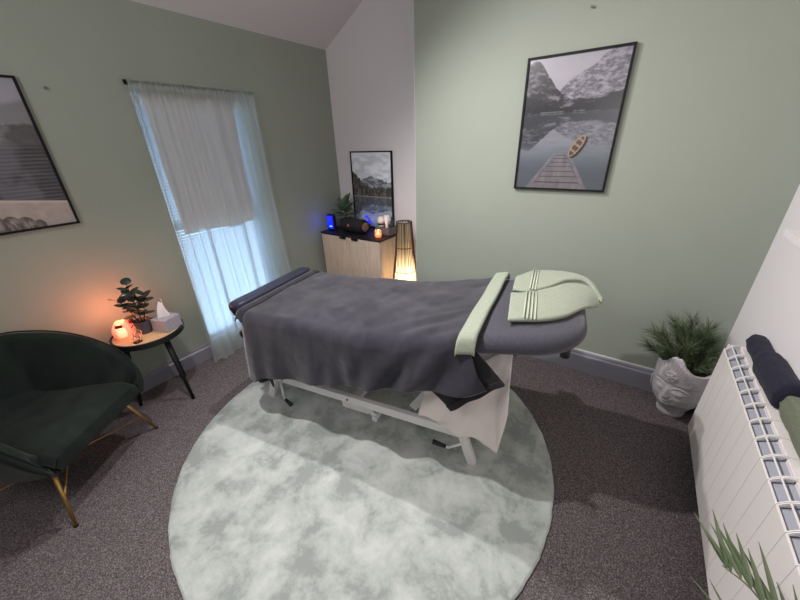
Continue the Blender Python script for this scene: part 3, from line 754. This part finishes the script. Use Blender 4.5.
# seat cushion
def seatf(u, v):
    # v back->front, u side to side
    y = -.27+.53*v; hwx = interp(y, [-.27, -.2, 0, .2, .30], [.17, .235, .262, .262, .25])
    x = hwx*(2*u-1); e = 1-abs(2*u-1)
    z = .385+.012*math.sin(PI*u)-.03*(1-sst(0, .12, e))+.012*sst(-.25, .2, y)+.05*(1-sst(-.27, -.14, y))
    z += .005*math.sin(9*x-14*y)*math.exp(-((y+.08)/.12)**2)
    f = max(0, (y-.205)/.055)
    if f > 0: z -= .03*f*f
    return (x, y, z)
sm = MB().grid(seatf, 50, 50)
def frontf(u, v):
    x = .25*(2*u-1); z0 = seatf(u, 1)[2]; a = v
    return (x*(1-.05*a), .26+.010*math.sin(PI*a*.8)-.01*a, z0-(z0-.30)*a)
sm.grid(frontf, 50, 14)
sm.add([(-.23, -.25, .27), (.23, -.25, .27), (.238, .25, .30), (-.238, .25, .30)], [(0, 1, 2, 3)])
obj('seat', sm, 'velvet', ch, smooth=True, recalc=False)
pip = inset(rimP, .014, .009)
obj('piping', MB().tube(pip, .0045, 8), 'velvet', ch, smooth=True)
for (sx, sy) in ((-1, 1), (1, 1), (-1, -1), (1, -1)):
    L = obj('leg', MB().tube([(sx*.205, sy*.175, .30), (sx*.285, sy*.225, .004)], [.0088, .007], 14), 'brass', ch, smooth=True)
    obj('foot_tip', MB().tube([(sx*.285, sy*.225, .006), (sx*.286, sy*.2255, 0)], .0095, 12), 'black_plastic', L)
for q, h in ((-.25, .13), (.25, .139)): obj('stretcher', MB().tube([(q, .205, h), (-q, -.205, h)], .004, 8), 'brass', ch, smooth=True)

# ------------------------------------------------------------------ side table
ST = (-2.36, .575, 0); TH = .50
st = thing('side_table', 'round black side table with woven cane top in front of the green wall', 'side table', ST)
obj('rim', MB().lathe([(.172, TH-.028), (.190, TH-.028), (.193, TH-.024), (.193, TH+.006), (.190, TH+.008), (.184, TH+.008), (.182, TH-.004), (.172, TH-.008), (.172, TH-.028)], 64, cap=False), 'black_wood', st, smooth=False)
obj('table_top', MB().lathe([(.001, TH-.012), (.181, TH-.012), (.183, TH-.010), (.183, TH-.001), (.181, TH), (.001, TH)], 64), 'cane', st)
for a in (14, 134, 254):
    r = math.radians(a); L = MB().tube([(.130*math.cos(r), .130*math.sin(r), TH-.02), (.188*math.cos(r), .188*math.sin(r), 0)], [.015, .010], 14)
    obj('leg', L, 'black_wood', st, smooth=True)
    # a small spreader block under the top
obj('underframe', MB().beam((-.11, 0, TH-.035), (.11, 0, TH-.035), .03, .02).beam((0, -.11, TH-.035), (0, .11, TH-.035), .03, .02), 'black_wood', st)
# potted plant on the table
def rubber_plant(loc, label, potm, leafm, leaves, name='potted_plant', potr=(.034, .047), poth=.085, stems=((0,0,.16),(.03,.02,.13),(-.03,.01,.12)), seed=1, rnd_=.8):
    t = thing(name, label, 'potted plant', loc)
    obj('pot', MB().lathe([(potr[0]*.6, 0), (potr[0], 0), (potr[1], poth), (potr[1]-.004, poth), (potr[0]-.006, poth-.02), (.001, poth-.02)], 32), potm, t, smooth=False)
    obj('soil', MB().lathe([(.001, poth-.018), (potr[1]-.006, poth-.016), (potr[1]-.006, poth-.014), (.001, poth-.01)], 24), 'soil', t)
    sm_ = MB()
    for s in stems: sm_.tube([(s[0]*.2, s[1]*.2, poth-.015), (s[0]*.6, s[1]*.6, poth+s[2]*.5), (s[0], s[1], poth+s[2])], [.004, .003, .002], 6)
    obj('stem', sm_, 'gold_stem' if leafm == 'leaf_dark' else 'stem', t, smooth=True)
    lf = MB()
    for (b, d, L, W) in leaves: lf.leaf(b, d, (0, 0, 1), L, W, fold=.15, droop=.15, rnd_=rnd_, seg=9)
    obj('foliage', lf, leafm, t, smooth=True, solid=.0012)
    return t
rnd = random.Random(5); leaves = []
for s in ((0, 0, .235), (.015, .06, .15), (-.02, -.065, .16), (.03, -.01, .18)):
    for k in range(10):
        h = .085+s[2]*(.22+.78*k/9); f = (h-.085)/s[2]
        a = k*2.4+s[0]*40+s[1]*13; el = .15+.8*k/9
        leaves.append(((s[0]*f, s[1]*f, h), (math.cos(a), math.sin(a), el), rnd.uniform(.055, .078), rnd.uniform(.040, .054)))
leaves.append(((0, .01, .19), (.35, .75, .35), .10, .055)); leaves.append(((0, 0, .20), (.2, -.9, .3), .09, .05))
rubber_plant((-2.36, .565, TH), 'small dark leaved plant in a dark pot on the round side table', 'terracotta', 'leaf_dark', leaves, stems=((0, 0, .235), (.015, .06, .15), (-.02, -.065, .16), (.03, -.01, .18)), rnd_=.5)
# tissue box
tb = thing('tissue_box', 'grey square tissue box with a white tissue on the side table', 'tissue box', (-2.285, .665, TH), math.radians(18))
obj('box', MB().box((0, 0, .042), (.112, .112, .084)), 'tissue_box', tb, bevel=.003)
def tis(u, v):
    a = (u-.5)*2; w = .030*(1-v)**.5+.012*math.sin(v*6)
    return (.018*math.sin(a*3+v*2)*(1-v*.4), a*(.036*(1-v*.85)+.004)+.012*v*v, .080+.11*v+.012*math.sin(a*3)*v)
obj('tissue', MB().grid(tis, 24, 24), 'tissue', tb, smooth=True, solid=.001)
# glowing salt bowl: a ribbed jar with ribbon tabs
sb = thing('salt_lamp', 'glowing orange salt lamp with dark red ribbons on the side table', 'lamp', (-2.385, .468, TH))
def saltf(u, v):
    a = 2*PI*u; r = .052*(math.sin(PI*min(1, .12+v*.80))**.5)*(1+.10*math.sin(a*4+.6)+.04*math.sin(a*9+v*9)); return (r*math.cos(a), r*math.sin(a), .004+.108*v)
sl_ = MB().grid(saltf, 60, 24, closed=True)
obj('glowing_body', sl_, 'salt', sb, smooth=True)
obj('glowing_core', MB().lathe([(.001, .02), (.028, .03), (.032, .06), (.026, .085), (.001, .09)], 24, c=(.026, -.012, 0)), 'salt_hot', sb, smooth=True)
for (x, y) in ((.045, -.022), (.028, .042)):
    obj('ribbon', MB().box((x*1.08, y*1.08, .104), (.018, .034, .020), Matrix.Rotation(math.atan2(y, x), 3, 'Z')), 'maroon', sb, bevel=.003)
obj('handle_band', MB().tube([(.050*math.cos(a), .050*math.sin(a), .066) for a in [i*.25-1.6 for i in range(14)]], .003, 6), 'gold_stem', sb, smooth=True)
# glass figurine: two crystal rings
gl = thing('glass_ornament', 'small clear glass ornament in front of the glowing salt lamp', 'ornament', (-2.262, .485, TH))
g = MB()
for (c, r) in (((0, .012, .055), .018), ((.008, .0, .026), .016)):
    g.tube([(c[0]+.0, c[1]+r*math.cos(a), c[2]+r*math.sin(a)) for a in [2*PI*i/20 for i in range(21)]], .006, 8)
g.lathe([(.022, 0), (.024, .006), (.014, .010), (.001, .012)], 20)
obj('crystal', g, 'glass', gl, smooth=True)

# ------------------------------------------------------------------ cabinet in the recess
CX0, CX1, CY0, CY1, CZ = -2.505, -1.775, 2.245, 2.62, .75
cab = thing('cabinet', 'pale oak two door cabinet with black top standing in the recess', 'cabinet', ((CX0+CX1)/2, (CY0+CY1)/2, 0))
w = (CX1-CX0)/2; d = (CY1-CY0)/2
body = MB().span(-w, w, -d+.02, d, .03, CZ-.018); obj('body', body, 'oak', cab)
obj('plinth', MB().span(-w+.02, w-.02, -d+.05, d-.02, 0, .03), 'black_wood', cab)
obj('cabinet_top', MB().span(-w-.004, w+.004, -d-.003, d, CZ-.018, CZ), 'black_wood', cab, bevel=.002)
for (a, b, hx) in ((-w+.002, -.002, -.075), (.002, w-.002, .075)):
    D = obj('door', MB().span(a, b, -d, -d+.018, .04, CZ-.022), 'oak', cab, bevel=.0015)
    obj('handle', MB().span(hx-.035, hx+.035, -d-.014, -d+.0, CZ-.036, CZ-.020), 'black_frame', D)
# items on it
dv = thing('blue_lit_speaker', 'small black desk device with glowing blue front at the cabinet corner', 'device', (-2.44, 2.335, CZ), math.radians(8))
obj('body', MB().box((0, .005, .08), (.086, .05, .16)), 'black_plastic', dv, bevel=.014)
obj('screen', MB().box((0, -.0205, .085), (.062, .003, .12)), 'blue_lit', dv, bevel=.001)
obj('digits', MB().box((-.002, -.0225, .045), (.012, .002, .009)).box((.014, -.0225, .045), (.012, .002, .009)), 'cyan_lit', dv)
rnd = random.Random(9); lv = []
for k in range(22):
    a = k*2.4; el = .05+.045*k; h = .11+.006*k
    L = rnd.uniform(.12, .16)
    lv.append((( .015*math.cos(a), .015*math.sin(a), h), (math.cos(a)*(1-.025*k), math.sin(a)*(.8-.025*k), el), L, rnd.uniform(.068, .088)))
rubber_plant((-2.372, 2.475, CZ), 'bushy green plant in a small white pot on the oak cabinet', 'white_pot', 'leaf_green', lv, potr=(.035, .045), poth=.085, stems=((0, 0, .12), (.02, .0, .14), (-.02, .01, .13)))
spk = thing('cylinder_speaker', 'black cylindrical portable speaker with red badge on the oak cabinet', 'speaker', (-2.175, 2.375, CZ), math.radians(-4))
def cyl(u, v):
    a = 2*PI*u; r = .066*(1 if .03 < v < .97 else .93); return (-.14+.28*v, r*math.cos(a), .068+r*math.sin(a))
obj('body', MB().grid(cyl, 40, 40, closed=True), 'speaker_cloth', spk, smooth=True)
for s in (-1, 1):
    e = obj('end_cone', MB().tube([(s*.138, 0, .068), (s*.150, 0, .068)], [.055, .050], 28), 'black_plastic', spk, smooth=False)
    obj('cone_disc', MB().tube([(s*.150, 0, .068), (s*.154, 0, .068)], [.042, .034], 28), 'speaker_end', e)
    obj('foot', MB().box((s*.07, 0, .003), (.05, .05, .008)), 'black_plastic', spk)
bd = obj('badge', MB().tube([(-.012, -.062, .078), (-.012, -.0695, .079)], .0125, 24), 'badge_red', spk)
obj('badge_mark', MB().box((-.0125, -.0705, .082), (.003, .002, .011)).box((-.0125, -.0705, .073), (.003, .002, .003)), 'badge_white', bd)
# blue night light behind the speaker
nl = thing('blue_night_light', 'little clear dome glowing blue behind the black speaker', 'night light', (-2.155, 2.54, CZ))
obj('base', MB().lathe([(.030, 0), (.032, .012), (.030, .05), (.001, .055)], 24), 'black_plastic', nl, smooth=True)
obj('glow_ring', MB().lathe([(.028, .055), (.030, .062), (.029, .085), (.026, .088)], 24), 'blue_lit', nl, smooth=True)
obj('dome', MB().lathe([(.028, .088), (.024, .110), (.012, .13), (.001, .138)], 24), 'glass', nl, smooth=True)
# candle
cn = thing('candle', 'lit tea candle in a small clear glass at the cabinet front', 'candle', (-1.852, 2.33, CZ))
obj('glass_cup', MB().lathe([(.020, 0), (.028, .003), (.033, .028), (.030, .056), (.028, .066), (.0265, .066), (.0285, .055), (.031, .028), (.026, .006), (.001, .005)], 28, cap=False), 'candle_glass', cn, smooth=True)
obj('wax', MB().lathe([(.001, .006), (.024, .007), (.028, .024), (.027, .030), (.001, .030)], 24), 'wax', cn, smooth=True)
obj('flame', MB().lathe([(.001, .031), (.006, .040), (.0055, .048), (.001, .062)], 14), 'flame', cn, smooth=True)
# tray with items
ty = thing('felt_tray', 'grey felt box standing at the right end of the cabinet', 'box', (-1.875, 2.505, CZ), math.radians(-6))
obj('tray_walls', MB().span(-.085, .085, -.075, -.068, 0, .062).span(-.085, .085, .068, .075, 0, .062).span(-.085, -.078, -.068, .068, 0, .062).span(.078, .085, -.068, .068, 0, .062), 'tray', ty)
obj('tray_base', MB().span(-.078, .078, -.068, .068, 0, .05), 'tray', ty)
pt = thing('round_pot', 'round white pot with black band standing in the felt box', 'pot', (-1.945, 2.505, CZ+.05))
obj('lower_bowl', MB().lathe([(.018, 0), (.030, .012), (.034, .022)], 28), 'ceramic', pt, smooth=True)
obj('black_band', MB().lathe([(.035, .022), (.036, .026), (.036, .036), (.035, .038)], 28), 'black_plastic', pt, smooth=True)
obj('upper_globe', MB().lathe([(.035, .038), (.038, .060), (.034, .085), (.020, .100), (.001, .103)], 28), 'ceramic', pt, smooth=True)
tag(obj('white_vase', MB().lathe([(.012, 0), (.014, .002), (.018, .05), (.026, .115), (.024, .115), (.016, .05), (.001, .01)], 24, cap=False), 'tissue', loc=(-1.868, 2.49, CZ+.05), smooth=True), 'tall flared white vase between round pot and dark bottle', 'vase')
bo = thing('dark_bottle', 'dark bottle at the right end of the felt box', 'bottle', (-1.815, 2.505, CZ+.05))
obj('body', MB().lathe([(.018, 0), (.020, .003), (.020, .06), (.010, .080)], 20), 'dark_item', bo, smooth=True)
obj('cap', MB().lathe([(.010, .080), (.011, .082), (.011, .105), (.001, .107)], 20), 'black_plastic', bo, smooth=True)

# ------------------------------------------------------------------ cane floor lamp
fl = thing('floor_lamp', 'lit floor lamp with dark cane shade between cabinet and chimney breast', 'lamp', (-1.612, 2.40, 0))
HL = .90
def lr(z): return interp(z, [0, .18, .42, .62, HL], [.125, .135, .113, .088, .068])
shd = MB(); rnd = random.Random(2)
for k in range(72):
    a = 2*PI*k/72; tw_ = rnd.uniform(-.08, .08)
    shd.tube([((lr(z))*math.cos(a+tw_*z), (lr(z))*math.sin(a+tw_*z), z) for z in (.01, .18, .42, .62, HL)], .0022, 4, cap=False)
obj('lamp_shade', shd, 'wicker', fl)
for z in (.012, .20, .46, .68, HL): obj('shade_ring', MB().tube([(lr(z)*math.cos(a), lr(z)*math.sin(a), z) for a in [2*PI*i/36 for i in range(37)]], .004, 8), 'wicker', fl, smooth=True)
obj('inner_tube', MB().grid(lambda u, v: ((lr(.02+v*.88)-.016)*math.cos(2*PI*u), (lr(.02+v*.86)-.016)*math.sin(2*PI*u), .02+.865*v), 40, 20, closed=True), 'paper_lit', fl, smooth=True)
obj('base', MB().lathe([(.001, 0), (.11, 0), (.11, .012), (.001, .014)], 32), 'wicker', fl)
obj('bulb', MB().lathe([(.001, .20), (.015, .21), (.028, .25), (.022, .28), (.001, .295)], 20), 'bulb', fl, smooth=True)

# ------------------------------------------------------------------ head planter with grassy plant
hp = thing('head_planter', 'grey stone serene face planter holding spiky green plant beside the radiator', 'planter', (.462, 2.168, 0), math.radians(-31))
hp.scale = (1.05, 1.05, 1.2)
HH = .30
def headf(u, v):
    a = 2*PI*u-PI  # 0 = front (-y)
    z = HH*v
    r = interp(v, [0, .03, .10, .20, .32, .45, .60, .75, .88, 1.0], [.062, .066, .066, .082, .108, .118, .122, .122, .125, .128])
    f = math.cos(a); fr_ = max(0, f)
    x = r*math.sin(a); y = -r*math.cos(a)
    g = lambda x0, z0, sx, sz, h: h*math.exp(-((x-x0)/sx)**2-((z-z0)/sz)**2) if f > 0 else 0
    D = 0; zr = z; z = z-.014
    if f > 0:
        D += g(0, .072, .034, .018, .014)                              # chin
        zl = z-5*x*x
        D += .013*math.exp(-(x/.024)**4-((zl-.0965)/.0055)**2)+.015*math.exp(-(x/.026)**4-((zl-.1095)/.0055)**2)
        D -= .004*math.exp(-(x/.030)**4-((zl-.103)/.0022)**2)
        nz = sst(.118, .128, z)*sst(.185, .160, z); hgt = .030-.020*sst(.128, .180, z)
        D += hgt*nz*math.exp(-(x/(.0135-.004*sst(.128, .17, z)))**2)
        D += g(.012, .124, .007, .007, .010)+g(-.012, .124, .007, .007, .010)
        for q in (-1, 1):
            dx = x-q*.047
            D += g(q*.055, .116, .026, .024, .007)                    # cheeks
            D += .011*math.exp(-(dx/.026)**4-((z-.153)/.014)**2)        # lids
            D -= .0055*math.exp(-(dx/.027)**6-((z-(.1425+9*dx*dx))/.0028)**2)
            D += .006*math.exp(-(dx/.034)**6-((z-(.184-13*dx*dx))/.0045)**2)
        D += .010*sst(.031, .024, math.hypot(x, z-.238))*(.8+.2*math.cos(6*math.atan2(z-.238, x)))
        D += .005*sst(.013, .009, math.hypot(x, z-.238))
    z = zr
    # headband and crown
    if v > .69: D += .007*sst(.69, .72, v)
    if v > .72: D += .0016*math.sin(a*60)*math.sin(z*300)
    zz = z
    crest = math.exp(-(a/.42)**2)
    if v > .93: zz += (v-.93)/.07*(.062*crest*(1+.16*abs(math.sin(a*9)))+.02*math.exp(-((abs(a)-1.5)/.25)**2)-.012)
    n = Vector((math.sin(a), -math.cos(a), 0))
    return (x+n.x*D*(.4 if D < 0 else .55), y+n.y*D, zz)
hd_ = MB().grid(headf, 240, 150, closed=True)
# rim inwards
N0 = len(hd_.v)
top_ring = [hd_.v[i*150+149] for i in range(240)]
hd_.v += [(x*.86, y*.86, z-.002) for x, y, z in top_ring]+[(x*.84, y*.84, .24) for x, y, z in top_ring]
for i in range(240):
    j = (i+1) % 240
    hd_.f.append((i*150+149, j*150+149, N0+j, N0+i)); hd_.f.append((N0+i, N0+j, N0+240+j, N0+240+i))
hd_.f.append(tuple(i*150 for i in range(240)))
obj('stone_head', hd_, 'stone', hp, smooth=True)
for s in (-1, 1):
    obj('ear', MB().tube([(s*.118, -.01, .175), (s*.128, -.012, .150), (s*.124, -.016, .115), (s*.112, -.02, .080)], [.010, .016, .012, .010], 12, squash=.5), 'stone', hp, smooth=True)
obj('soil', MB().lathe([(.001, .24), (.104, .24), (.104, .248), (.001, .252)], 28), 'soil', hp)
# bottle-brush branches
rnd = random.Random(11); fo = MB(); stx = MB()
br = [(-.27, -.02, .12), (-.25, .04, .19), (-.22, -.07, .24), (-.15, .06, .27), (-.12, -.05, .29), (-.06, .05, .30), (-.01, -.06, .27), (.04, .05, .28), (.06, -.04, .25), (.08, .03, .20),
      (.09, -.08, .19), (-.18, -.12, .15), (-.05, -.12, .20), (.07, -.13, .13), (-.10, .09, .20), (.02, .08, .22), (.095, -.02, .12)]
ca_, sa_ = math.cos(math.radians(-31)), math.sin(math.radians(-31))
def loc_(x, y): return ((x*ca_+y*sa_)/1.05, (-x*sa_+y*ca_)/1.05)
def wor_(p): return (.462+1.05*(p[0]*ca_-p[1]*sa_), 2.168+1.05*(p[0]*sa_+p[1]*ca_))
def clear(p): w_ = wor_(p); return w_[0] < XR-.004 and w_[1] < YB-.004 and not (w_[1] < RY1_+.004 and w_[0] > .49)
RY1_ = 1.885
for (dx, dy, dz) in br:
    dx, dy = loc_(dx*.84, dy*.84); dz *= .80
    P = [Vector((dx*.15, dy*.15, .245)), Vector((dx*.55, dy*.55, .245+dz*.62)), Vector((dx*.9, dy*.9, .245+dz))]
    Q = catmull(P, 14); stx.tube(Q, [.003]*13+[.001], 5)
    for i in range(1, 14):
        t = (Q[i]-Q[i-1]).normalized(); f = i/13
        a1 = t.orthogonal().normalized(); b1 = t.cross(a1)
        for k in range(17):
            w_ = rnd.uniform(0, 2*PI); sp = rnd.uniform(.35, .8)
            dd = (t+(a1*math.cos(w_)+b1*math.sin(w_))*sp).normalized(); L = rnd.uniform(.05, .10)*(1 if f > .3 else .7)
            p0 = Q[i-1].lerp(Q[i], rnd.random()); p1 = p0+dd*L*.55; p2 = p0+dd*L-Vector((0, 0, .12*L))
            if not (clear(p1) and clear(p2) and clear(p0)): continue
            s_ = dd.cross(Vector((rnd.uniform(-1, 1), rnd.uniform(-1, 1), rnd.uniform(-1, 1)))).normalized()*.0011
            fo.add([p0-s_, p0+s_, p1+s_, p1-s_, p2], [(0, 1, 2, 3), (3, 2, 4)])
obj('foliage', fo, 'pine', hp, recalc=False); obj('stem', stx, 'stem', hp, smooth=True)

# ------------------------------------------------------------------ radiator (sections along y)
RXF, RXB, RZ0, RZ1 = .497, .597, .135, .652
PIT = .0863; RY1 = 1.885; NS = 15
rad = thing('radiator', 'white sectional radiator with open top grille standing along the white wall', 'radiator', (0, RY1, 0))
def section(k):
    y1 = -k*PIT-.0008; y0 = -(k+1)*PIT+.0008; mb = MB()
    mb.span(RXF, RXF+.006, y0, y1, RZ0, RZ1-.036)                       # front plate
    # curved top: front lip, fins, rear flat
    def strip_(pts, ya, yb, th=.004):
        for (a, b) in zip(pts[:-1], pts[1:]):
            n = Vector((-(b[1]-a[1]), b[0]-a[0])).normalized()*th
            v = [(a[0], ya, a[1]), (b[0], ya, b[1]), (b[0]+n.x*-1, ya, b[1]-n.y), (a[0]-n.x, ya, a[1]-n.y)]
            v += [(x, yb, z) for x, _, z in v]
            mb.add(v, [(0,1,2,3),(7,6,5,4),(0,4,5,1),(1,5,6,2),(2,6,7,3),(3,7,4,0)])
    arc = [(RXF+.050*q, RZ1-.036+.036*(q+.32*math.sin(PI*q))/1.0) for q in [i/8 for i in range(9)]]
    for ya, yb in ((y0, y0+.0035), (y1-.0035, y1)): strip_(arc, ya, yb, .007)
    bx = tuple(Vector(arc[3]).lerp(Vector(arc[4]), .4)); mb.tube([(bx[0], y0, bx[1]-.003), (bx[0], y1, bx[1]-.003)], .0025, 6)
    mb.tube([(RXF+.003, y0, RZ1-.036), (RXF+.003, y1, RZ1-.036)], .0028, 6)
    strip_([(RXF+.050, RZ1), (RXB-.015, RZ1+.001), (RXB-.004, RZ1-.004), (RXB, RZ1-.02)], y0, y1, .006)
    # inner core and fins
    mb.span(RXF+.048, RXF+.056, y0+.004, y1-.004, RZ0+.02, RZ1-.006)
    for yy in (y0+.003, (y0+y1)/2, y1-.003): mb.span(RXF+.006, RXB-.006, yy-.0014, yy+.0014, RZ0+.02, RZ1-.058)
    mb.span(RXB-.006, RXB, y0, y1, RZ0+.02, RZ1-.02)
    return mb
for k in range(NS):
    s_ = obj('radiator_section', section(k), 'rad', rad, bevel=0)
    y1 = -k*PIT-.006; y0 = -(k+1)*PIT+.006
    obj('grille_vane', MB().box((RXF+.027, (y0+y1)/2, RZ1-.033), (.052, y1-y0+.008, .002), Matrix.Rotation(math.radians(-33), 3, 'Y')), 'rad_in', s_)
obj('end_cap', MB().span(RXF, RXB, .0, .004, RZ0, RZ1-.03).span(RXF+.006, RXB-.004, 0, .004, RZ1-.03, RZ1-.006), 'rad', rad, bevel=.003)
for q in (-.3, -1.0): obj('wall_bracket', MB().span(RXB, XR-.0005, q, q+.03, .3, .5), 'metal_white', rad)
# towels on the radiator
def rolled(name, loc, L, W, H, m, label, group, rz=0, seed=0):
    """a folded towel: rounded loaf with a fold crease along the front"""
    def f(u, v):
        a = 2*PI*u; ca, sa = math.cos(a), math.sin(a)
        e = min(v, 1-v); k = 1-(max(0, 1-e/.10))**3*.14
        x = W/2*math.copysign(abs(ca)**.55, ca)*(k*.5+.5); z = H/2+H/2*math.copysign(abs(sa)**.6, sa)*k
        x += -.006*math.exp(-(sa/.12)**2)*math.copysign(-1, ca)*-1
        x += .006*(fbm(v*5+seed, u*6, 3)-.5); z += .006*(fbm(v*6+seed+3, u*5, 3)-.5)*(z > H*.3)
        return (x, -L/2+L*v, z)
    mb = MB().grid(f, 48, 40, closed=True); mb.f.append(tuple(i*40 for i in range(48))); mb.f.append(tuple(i*40+39 for i in range(48))[::-1])
    t = tag(obj(name, mb, m, loc=loc, rotz=rz, smooth=True), label, 'towel', group)
    return t
rolled('folded_towel', (.577, 1.77, RZ1+.002), .20, .052, .08, 'navy_towel', 'folded navy towel nearest the sage wall on the radiator top', 'towels on the radiator', seed=1)
rolled('folded_towel', (.572, 1.55, RZ1+.002), .235, .064, .11, 'navy_towel', 'folded navy towel in the middle of the row on the radiator', 'towels on the radiator', rz=.05, seed=5)
rolled('folded_towel', (.583, 1.285, RZ1+.002), .26, .044, .085, 'green_towel', 'folded olive green towel next to the navy ones on the radiator', 'towels on the radiator', seed=9)

# ------------------------------------------------------------------ palm in the near corner
pm = thing('potted_palm', 'feathery green palm in front of the radiator at the near corner', 'potted plant', (.40, .33, 0))
obj('pot', MB().lathe([(.06, 0), (.075, 0), (.09, .17), (.084, .17), (.08, .14), (.001, .14)], 32, cap=True), 'white_pot', pm, smooth=False)
obj('soil', MB().lathe([(.001, .14), (.08, .14), (.08, .148), (.001, .15)], 24), 'soil', pm)
rnd = random.Random(4)
def frond(P, leafL, n=13, W=.016, a0=.15, spread=.55, hangs=.1, along=None):
    Q = catmull(P, 30); lf = MB(); lf.tube(Q, [.004-.0028*i/29 for i in range(30)], 6)
    for i in range(n):
        f = .38+.62*i/(n-1); j = min(int(f*29), 28); p = Q[j]; t = (Q[min(j+1, 29)]-Q[j-1]).normalized()
        sd = t.cross(Vector((0, 0, 1))).normalized()
        for s in (-1, 1):
            d = (t*1.0+sd*s*spread*rnd.uniform(.8, 1.2)*(1-.35*f)+Vector((0, 0, .15))).normalized()
            if along: d = (Vector(along)+sd*s*.17+t*.15+Vector((rnd.uniform(-.06, .06), 0, rnd.uniform(-.05, .15)))).normalized()
            lf.leaf(p, d, (0, 0, 1), leafL*(1.0-.45*abs(f-.55))*rnd.uniform(.75, 1.15), W, fold=.35, droop=hangs, seg=8, tip=.8)
    o = obj('frond', lf, 'palm', pm, recalc=False)
    o.location = (0, 0, 0); return o
def rel(p): return (p[0]-.40, p[1]-.33, p[2])
frond([rel(q) for q in ((.40, .33, .15), (.45, .42, .46), (.44, .56, .66), (.375, .655, .70), (.325, .69, .70))], .155, n=10, W=.0105, along=(-.10, 1, .02), hangs=.05)
frond([rel(q) for q in ((.39, .32, .15), (.40, .42, .42), (.385, .54, .60), (.345, .60, .66))], .11, n=9, W=.006, along=(-.55, .8, .02), hangs=.05)
frond([rel(q) for q in ((.41, .33, .15), (.46, .30, .45), (.47, .22, .66), (.44, .10, .76))], .17, n=11)
frond([rel(q) for q in ((.39, .33, .15), (.32, .25, .42), (.24, .18, .58), (.15, .10, .62))], .17, n=11)
frond([rel(q) for q in ((.41, .34, .15), (.46, .42, .42), (.455, .48, .62), (.44, .56, .74))], .13, n=9, spread=.4)

# ------------------------------------------------------------------ lights
def light(kind, name, loc, power, color=(1, 1, 1), size=.1, aim=None, **k):
    L = bpy.data.lights.new(name, kind); L.energy = power; L.color = color
    if kind == 'AREA': L.size = size
    else: L.shadow_soft_size = size
    for a, b in k.items(): setattr(L, a, b)
    o = bpy.data.objects.new(name, L); C.objects.link(o); o.location = loc
    if aim is not None: o.rotation_euler = (Vector(aim)-Vector(loc)).to_track_quat('-Z', 'Y').to_euler()
    return o
WARM = (1.0, .945, .945)
light('SPOT', 'ceiling_spot', (-1.35, .52, 2.36), 125, WARM, .025, aim=(-.05, .95, .3), spot_size=math.radians(165), spot_blend=1)
light('SPOT', 'ceiling_spot', (-1.35, 1.35, 2.36), 108, WARM, .025, aim=(-.05, 1.3, .2), spot_size=math.radians(165), spot_blend=1)
light('AREA', 'overhead_fill', (-1.0, -1.0, 2.58), 16, (1, .955, .96), 1.0, aim=(-1.0, -.6, 0))  # added soft fill light behind the camera, not a fitting of the room
light('SPOT', 'ceiling_bounce_fill', (-.3, -1.3, 1.75), 72, (1, .945, .95), .12, aim=(-1.1, .1, 2.65), spot_size=math.radians(140), spot_blend=1)  # added upward spot behind the camera, brightens the ceiling for soft bounce
light('POINT', 'salt_lamp_glow', (-2.385, .468, .625), 3.6, (1, .26, .11), .03)
light('POINT', 'floor_lamp_glow', (-1.612, 2.40, .42), 3.8, (1, .76, .48), .03)
light('POINT', 'candle_glow', (-1.852, 2.33, CZ+.075), .25, (1, .6, .3), .01)
light('POINT', 'blue_glow', (-2.47, 2.27, CZ+.10), .22, (.05, .08, 1), .03)

wd = bpy.data.worlds.new('daylight'); sc.world = wd; wd.use_nodes = True
bg = wd.node_tree.nodes['Background']; bg.inputs[0].default_value = (.62, .83, 1.0, 1); bg.inputs[1].default_value = 3.7

# ------------------------------------------------------------------ camera
def camera():
    f, pi_, ro, ya = 330.207, .446378, .0351643, -.611910
    F = Vector((math.sin(ya)*math.cos(pi_), math.cos(ya)*math.cos(pi_), -math.sin(pi_)))
    r = Vector((math.cos(ya), -math.sin(ya), 0)); d = F.cross(r)
    r2 = math.cos(ro)*r+math.sin(ro)*d; d2 = -math.sin(ro)*r+math.cos(ro)*d
    cd = bpy.data.cameras.new('camera'); o = bpy.data.objects.new('camera', cd); C.objects.link(o)
    cd.sensor_fit = 'HORIZONTAL'; cd.sensor_width = 36; cd.lens = f/800*36; cd.clip_start = .02
    R = Matrix((r2, -d2, -F)).transposed()
    o.matrix_world = Matrix.Translation((0, 0, 1.53)) @ R.to_4x4()
    sc.camera = o
camera()
vs_ = sc.view_settings
vs_.view_transform = 'Standard'; vs_.look = 'None'; vs_.exposure = 0; vs_.gamma = 1; vs_.use_curve_mapping = False
